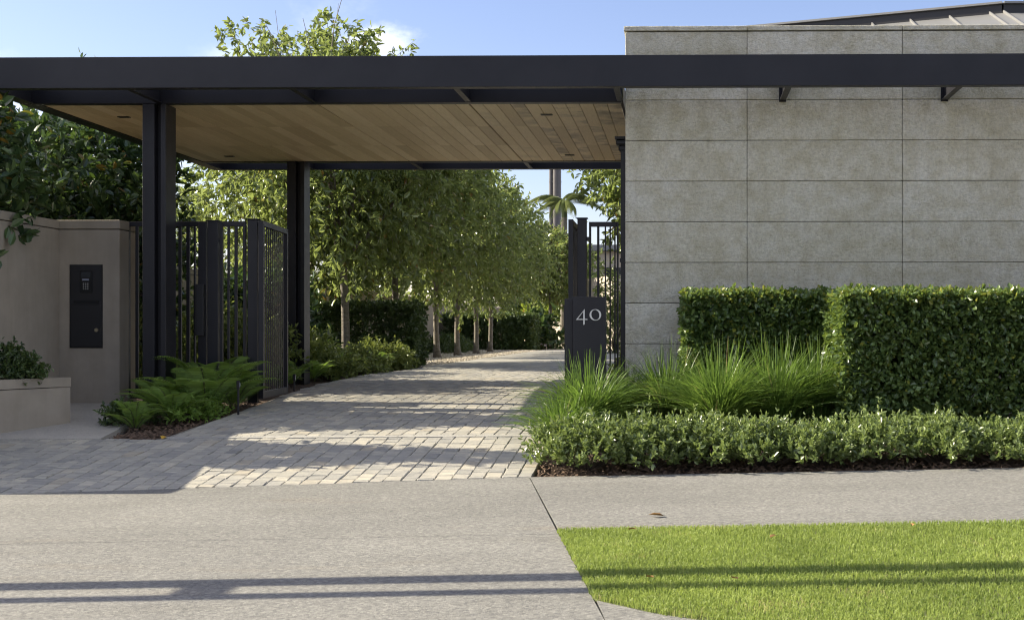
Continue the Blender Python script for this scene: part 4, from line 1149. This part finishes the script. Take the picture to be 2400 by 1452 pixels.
hedge('dark clipped garden hedge behind the pale trunked tree', -8.1, -4.85, 22.0, 23.0, 0.42, 1.56, 53, 420, 0.075, M['dhedge'], 'frt', 0.08, 0.5)
hedge('dark clipped hedge at the far end of the gravel', -8.1, -5.1, 41.2, 43.0, 0.42, 1.60, 54, 320, 0.095, M['dhedge'], 'frt', 0.08, 0.5)

# ------------------------------------------------------------------ low shrubs along the footpath
ORD = ['first', 'second', 'third', 'fourth', 'fifth', 'sixth', 'seventh', 'eighth', 'ninth', 'tenth', 'eleventh']
def low_shrub(label, x_, y_, rx, ry, h, seed, n_=330):
    rg = np.random.default_rng(seed)
    z0 = float(zg(x_, y_)) - 0.05
    t = thing('low_shrub', label, 'shrub', (x_, y_, z0), 'low shrubs edging the footpath')
    a = rg.random(n_) * 6.28; el_ = np.arcsin(rg.random(n_) ** 0.8)
    u_ = np.stack([np.cos(a) * np.cos(el_), np.sin(a) * np.cos(el_), np.sin(el_)], -1)
    ph = rg.random(3) * 6
    r_ = (0.50 + 0.5 * rg.random(n_) ** 0.6) * (1 + 0.12 * np.sin(a * 3 + ph[0]) + 0.10 * np.sin(a * 7 + ph[1]))
    C = np.array([x_, y_, z0 + 0.06]) + u_ * np.array([rx, ry, h - 0.10]) * r_[:, None]
    D = unit(u_ * 0.75 + UP * 0.75 + rg.normal(size=(n_, 3)) * 0.28)
    arr = [sprays(C, D, 15, rg.uniform(0.07, 0.15, n_), 0.042, rg, 0, -0.25, 0.8, 0.5, 0.46)]
    k = 24                                     # a few longer shoots
    i = rg.integers(0, n_, k)
    arr.append(sprays(C[i], unit(D[i] + UP * 0.6), 18, rg.uniform(0.14, 0.24, k), 0.032, rg, 0, -0.2, 0.8, 0.5, 0.42))
    V, F = join_vf([tube_vf(bent(np.array([x_, y_, z0]), c, rg, 3, 0.05), np.linspace(0.006, 0.002, 3), 3, cap=False) for c in C[:60]])
    place('stem', V, F, M['darkbark'], t)
    leaf_object('foliage', arr, M['pitto'], t, fold=0.15, curl=0.05, wide=0.5)
    return t
sx_ = -0.67
for i in range(11):
    rg = np.random.default_rng(600 + i)
    lab = 'low bright green shrub at the driveway corner of the front row' if i == 0 else 'low bright green shrub, %s from the driveway in the front row' % ORD[i]
    low_shrub(lab, sx_ + rg.uniform(-.03, .03), 9.04 + rg.uniform(-.06, .06), 0.34 + rg.uniform(-.03, .06), 0.40, 0.30 + rg.uniform(-.05, .07), 610 + i, 430)
    sx_ += 0.425

# ------------------------------------------------------------------ strappy grass clumps
def tuft(label, x_, y_, h, spread, seed, n_=620):
    rg = np.random.default_rng(seed); n_ = int(n_ * 1.35); spread *= 1.2
    z0 = float(zg(x_, y_)) - 0.06
    a = rg.random(n_) * 6.28
    out = np.stack([np.cos(a), np.sin(a), np.zeros(n_)], -1)
    lean = rg.random(n_) ** 0.6
    Lb = h * rg.uniform(0.65, 1.18, n_)
    ex = spread * lean
    K = 7
    s = np.linspace(0, 1, K)
    base_ = np.array([x_, y_, z0]) + out * (0.13 * rg.random(n_))[:, None] + rg.normal(size=(n_, 3)) * np.array([.02, .02, 0])
    side = np.stack([-np.sin(a), np.cos(a), np.zeros(n_)], -1); side = unit(side + rg.normal(size=(n_, 3)) * 0.35)
    w = 0.0060 * rg.uniform(0.7, 1.3, n_)
    rows_ = []
    for q in s:
        c = base_ + out * (ex * q ** 1.7)[:, None] + UP * (Lb * (q - 0.50 * lean * q ** 2.4))[:, None] + rg.normal(size=(n_, 3)) * 0.004 * q
        wq = (w * (1 - 0.85 * q ** 2))[:, None]
        rows_ += [c - side * wq, c + side * wq]
    V = np.stack(rows_, 1).reshape(-1, 3)
    k = np.arange(n_)[:, None, None] * (2 * K)
    Q = (np.array([[2 * j, 2 * j + 1, 2 * j + 3, 2 * j + 2] for j in range(K - 1)])[None] + k).reshape(-1, 4)
    o = place('grass_clump', V, [Q], M['tuft'], rnd=np.repeat(rg.random(n_), 2 * K), loc=(x_, y_, z0))
    return tag(o, label, 'grass clump', 'strappy grass clumps by the number pillar')
tuft('strappy grass clump in front of the number pillar', -0.80, 10.25, 0.72, 0.52, 71)
tuft('strappy grass clump behind the first two, against the stone wall', -0.15, 11.0, 0.74, 0.5, 72)
tuft('broad strappy grass clump in the middle of the bed', 0.30, 10.25, 0.82, 0.6, 73, 760)
tuft('strappy grass clump with pale dry blades, second from the hedge block', 0.80, 10.45, 0.84, 0.55, 74, 700)
tuft('strappy grass clump tucked against the left face of the hedge block', 1.14, 10.65, 0.78, 0.4, 75, 560)
tuft('small strappy grass clump between number pillar and stone wall', -0.52, 11.2, 0.55, 0.4, 76, 420)
tuft('low strappy grass clump at the driveway edge left of the pillar', -0.98, 9.85, 0.5, 0.4, 77, 420)

# ------------------------------------------------------------------ ferns and understorey
def fern(label, x_, y_, L, seed, nf=13, m='fern', zadd=0.0):
    rg = np.random.default_rng(seed)
    z0 = float(zg(x_, y_)) - 0.05 + zadd
    Ps, As, Ns, Ls, Ws, st = [], [], [], [], [], []
    for i in range(nf):
        a = i * 2.4 + rg.uniform(-.3, .3); el_ = rg.uniform(0.95, 1.45); l_ = 1.08 * L * rg.uniform(.7, 1.15)
        o_ = np.array([math.cos(a), math.sin(a), 0])
        t_ = np.linspace(0, 1, 36)
        C = np.array([x_, y_, z0]) + o_ * (l_ * (t_ * math.cos(el_) * 0.9 + 0.26 * t_ ** 2))[:, None] + UP * (l_ * (t_ * math.sin(el_) - 0.42 * t_ ** 2.6))[:, None]
        T = unit(np.gradient(C, axis=0)); S = unit(np.cross(T, UP)); Nn = np.cross(S, T)
        st.append(tube_vf(C[::7], np.linspace(0.004, 0.0015, len(C[::7])), 3, cap=False))
        prof = np.sin(np.clip((t_ - 0.12) / 0.88, 0, 1) ** 0.7 * math.pi * 0.97) ** 0.8
        for sg in (-1, 1):
            ln_ = l_ * 0.20 * prof
            okk = (t_ > 0.14) & (ln_ > 0.01)
            Ps.append(C[okk]); As.append((S * sg + T * 0.45 - UP * 0.12)[okk]); Ns.append(Nn[okk]); Ls.append(ln_[okk]); Ws.append(np.full(okk.sum(), l_ * 0.0125) * (0.6 + 0.6 * prof[okk]))
    arr = [(np.concatenate(Ps), np.concatenate(As), np.concatenate(Ns), np.concatenate(Ls), np.concatenate(Ws))]
    t = thing('fern', label, 'fern', (x_, y_, z0), 'ferns beside the driveway')
    leaf_object('fronds', arr, M[m], t, fold=0.05, curl=0.10, wide=0.3)
    V, F = join_vf(st); place('stalks', V, F, M['darkbark'], t)
    return t
for k, (x_, y_, L_, lab) in enumerate([
        (-4.84, 10.74, 0.42, 'leafy fern at the street end of the left bed'),
        (-4.66, 11.10, 0.58, 'fern in front of the front canopy column'),
        (-4.58, 11.70, 0.78, 'tall fern right of the front canopy column'),
        (-4.72, 12.25, 0.86, 'fern pressed against the narrow fence panel'),
        (-4.45, 12.05, 0.70, 'fern below the open left gate leaf'),
        (-4.98, 11.75, 0.60, 'fern at the foot of the pedestrian gate post'),
        (-4.86, 14.6, 0.48, 'fern at the drive edge beside the rear canopy column'),
        (-4.95, 15.4, 0.52, 'fern just past the rear canopy column'),
        (-5.05, 16.6, 0.50, 'fern in the middle of the garden bed by the drive'),
        (-5.15, 18.0, 0.58, 'upright fern further along the garden bed'),
        (-5.05, 19.6, 0.60, 'fern with raised fronds near the end of the garden hedge'),
        (-5.75, 14.2, 0.55, 'fern behind the open left gate leaf'),
        (-5.45, 13.2, 0.52, 'fern seen through the pedestrian gate bars')]):
    fern(lab, x_, y_, L_, 300 + k, 17)

def shrub(label, x_, y_, rx, ry, h, seed, n_, per, leaf, m, name='garden_shrub', cat='shrub', group=None, zb=None, aspect=0.42, lft=0.3):
    rg = np.random.default_rng(seed)
    z0 = (float(zg(x_, y_)) - 0.05) if zb is None else zb
    t = thing(name, label, cat, (x_, y_, z0), group)
    a = rg.random(n_) * 6.28; el_ = np.arcsin(rg.random(n_))
    u_ = np.stack([np.cos(a) * np.cos(el_), np.sin(a) * np.cos(el_), np.sin(el_)], -1)
    ph = rg.random(3) * 6
    r_ = (0.35 + 0.6 * rg.random(n_) ** 0.6) * (1 + 0.15 * np.sin(a * 3 + ph[0]) + 0.12 * np.sin(a * 5 + el_ * 4 + ph[1]))
    C = np.array([x_, y_, z0 + 0.05]) + u_ * np.array([rx, ry, h]) * r_[:, None]
    D = unit(u_ + UP * 0.4 + rg.normal(size=(n_, 3)) * 0.35)
    arr = [sprays(C, D, per, leaf * 2.2, leaf, rg, 0.1, 0.05, 0.7, 0.6, aspect)]
    V, F = join_vf([tube_vf(bent(np.array([x_, y_, z0]), c, rg, 4, 0.06), np.linspace(0.010, 0.003, 4), 4, cap=False) for c in C[:40]])
    place('stem', V, F, M['darkbark'], t)
    leaf_object('foliage', arr, M[m], t, fold=0.12, curl=0.10)
    return t
GS = 'shrubs in the garden bed left of the drive'
shrub('dense dark shrub growing in the low taupe planter', -6.02, 10.72, 0.36, 0.30, 0.27, 401, 400, 9, 0.05, 'dhedge', zb=0.60)
shrub('rounded olive shrub in front of the near hedge', -5.25, 20.6, 0.55, 0.5, 0.42, 402, 380, 9, 0.07, 'shrub', group=GS)
shrub('shrub with upright yellow green leaves beside the rear canopy column', -5.55, 17.4, 0.40, 0.40, 0.60, 403, 160, 9, 0.16, 'shrub', group=GS, aspect=0.34)
shrub('dark rounded shrub below the pale tree trunk', -5.95, 19.9, 0.6, 0.5, 0.42, 404, 380, 9, 0.07, 'dhedge', group=GS)
shrub('low leafy shrub along the drive edge before the ferns', -5.0, 17.3, 0.40, 0.5, 0.34, 405, 300, 9, 0.07, 'shrub', group=GS)
shrub('low leafy shrub at the drive edge by the end of the hedge', -4.98, 21.0, 0.36, 0.5, 0.42, 406, 300, 9, 0.06, 'shrub', group=GS)
shrub('low leafy plant at the drive edge under the upright fern', -5.0, 18.9, 0.36, 0.5, 0.32, 407, 300, 9, 0.07, 'shrub', group=GS)
shrub('leafy shrub seen low through the narrow fence panel', -5.6, 15.6, 0.55, 0.7, 0.80, 408, 500, 9, 0.08, 'shrub', group=GS)
shrub('leafy shrub seen low through the pedestrian gate bars', -6.5, 14.6, 0.55, 0.6, 0.85, 409, 500, 9, 0.08, 'shrub', group=GS)
shrub('broad leafy shrub behind the fence near the garden wall', -6.8, 17.2, 0.9, 0.8, 1.0, 410, 700, 9, 0.09, 'shrub', group=GS)
shrub('low bushy plant at the foot of the front canopy column', -5.02, 11.0, 0.22, 0.26, 0.15, 411, 160, 9, 0.045, 'dhedge', group='plants in the left bed')
shrub('low bushy plant at the gate end of the left bed', -4.55, 11.35, 0.2, 0.4, 0.14, 412, 160, 9, 0.05, 'fern', group='plants in the left bed')
for k, (x_, y_) in enumerate(((-7.3, 27.5), (-7.5, 31.0), (-7.2, 36.5), (-7.5, 39.5))):
    shrub('mounded ground cover plant by the garden wall, %s from the near hedge' % ORD[k], x_, y_, 0.75, 1.6, 0.42, 420 + k, 420, 9, 0.09, 'dhedge', 'ground_cover', 'ground cover', 'ground cover along the garden wall')
shrub('big leaved shrub left of the low end wall', -5.35, 44.0, 0.7, 0.7, 1.0, 430, 130, 8, 0.30, 'magnolia', group='plants at the end of the drive', aspect=0.5)
shrub('sunny lime green shrub above the low end wall', -6.0, 55.0, 1.4, 1.2, 2.0, 431, 420, 10, 0.22, 'lime', group='plants at the end of the drive')
shrub('lime green shrub right of the drive beside the downpipe', -0.35, 15.2, 0.42, 0.9, 1.15, 432, 420, 9, 0.075, 'lime', group='plants right of the drive')
shrub('small lime green plant behind the right fence panel', -0.55, 13.5, 0.28, 0.4, 0.42, 433, 260, 9, 0.05, 'lime', group='plants right of the drive')
shrub('tall leafy shrub right of the drive in front of the far house', -2.0, 36.0, 0.95, 0.9, 2.4, 435, 520, 10, 0.12, 'shrub', group='plants right of the drive')
shrub('dark shrub on the right of the drive beyond the gate', -0.2, 24.0, 0.7, 1.0, 0.9, 434, 300, 9, 0.09, 'dhedge', group='plants right of the drive')

shrub('broad dark shrub far behind the gravel, beside the garden wall', -7.2, 58.5, 2.2, 1.5, 3.2, 436, 520, 10, 0.26, 'dhedge', group='plants at the end of the drive')
shrub('broad dark shrub behind the low end wall', -4.3, 57.0, 2.0, 1.5, 3.0, 437, 480, 10, 0.26, 'dhedge', group='plants at the end of the drive')
# palm by the far house
rg = np.random.default_rng(77)
pm = thing('palm_tree', 'palm with arching fronds in front of the dark flues', 'palm', (-4.6, 47.5, 0.4))
V, F = tube_vf([(-4.6, 47.5, 0.3), (-4.63, 47.5, 2.5), (-4.6, 47.5, 5.5)], [0.17, 0.13, 0.12], 12); place('trunk', V, F, M['bark'], pm)
V, F = tube_vf([(-4.6, 47.5, 5.4), (-4.6, 47.5, 5.8), (-4.6, 47.5, 6.1)], [0.12, 0.12, 0.05], 10); place('crownshaft', V, F, M['palm'], pm)
for i in range(16):
    a = i * 2.4 + rg.uniform(-.2, .2); el_ = rg.uniform(0.3, 1.4); l_ = rg.uniform(1.3, 1.8)
    o_ = np.array([math.cos(a), math.sin(a), 0]); t_ = np.linspace(0, 1, 40)
    C = np.array([-4.6, 47.5, 6.05]) + o_ * (l_ * (t_ * math.cos(el_) + 0.3 * t_ ** 2))[:, None] + UP * (l_ * (t_ * math.sin(el_) - 0.75 * t_ ** 2.2))[:, None]
    T = unit(np.gradient(C, axis=0)); S = unit(np.cross(T, UP)); Nn = np.cross(S, T)
    arr = []
    for sg in (-1, 1):
        ln_ = 0.38 * np.sin(np.clip(t_, 0.03, 0.98) * math.pi) ** 0.5
        arr.append((C[3:], (S * sg + T * 0.6 - UP * 0.6)[3:], Nn[3:], ln_[3:], np.full(37, 0.020)))
    leaf_object('frond', arr, M['palm'], pm, fold=0.05, curl=0.2)

# ------------------------------------------------------------------ fallen leaves
def fallen(label, x_, y_, s, m, seed, z=None):
    rg = np.random.default_rng(seed)
    a = rg.random() * 6.28
    z = float(zg(x_, y_)) + 0.006 if z is None else z
    V, F = leaves_vf(np.array([[x_, y_, z]]), np.array([[math.cos(a), math.sin(a), .15]]), np.array([[.2, .1, 1.]]), np.array([s]), np.array([s * .5]), 0.25, 0.05)
    o = place('fallen_leaf', V, F, M[m]); tag(o, label, 'leaf', 'fallen leaves')
fallen('dry brown leaf lying on the concrete footpath near the lawn', -0.10, 6.78, 0.09, 'deadleaf', 1)
fallen('yellow leaf at the corner of the left bed', -4.30, 10.03, 0.10, 'yellowleaf', 2)
for k, (x_, y_, lab) in enumerate(((-0.28, 6.2, 'dry leaf on the lawn near its footpath corner'), (0.42, 5.9, 'dry leaf in the middle of the lawn'), (1.15, 6.15, 'dry leaf on the lawn near the far right'), (-0.15, 5.05, 'pale leaf on the lawn by the crossing'), (0.20, 5.0, 'pale leaf on the shaded strip of lawn'), (1.45, 5.75, 'orange leaf at the right side of the lawn'))):
    fallen(lab, x_, y_, 0.05, 'deadleaf', 10 + k, float(zfp(x_, y_)) + 0.035)
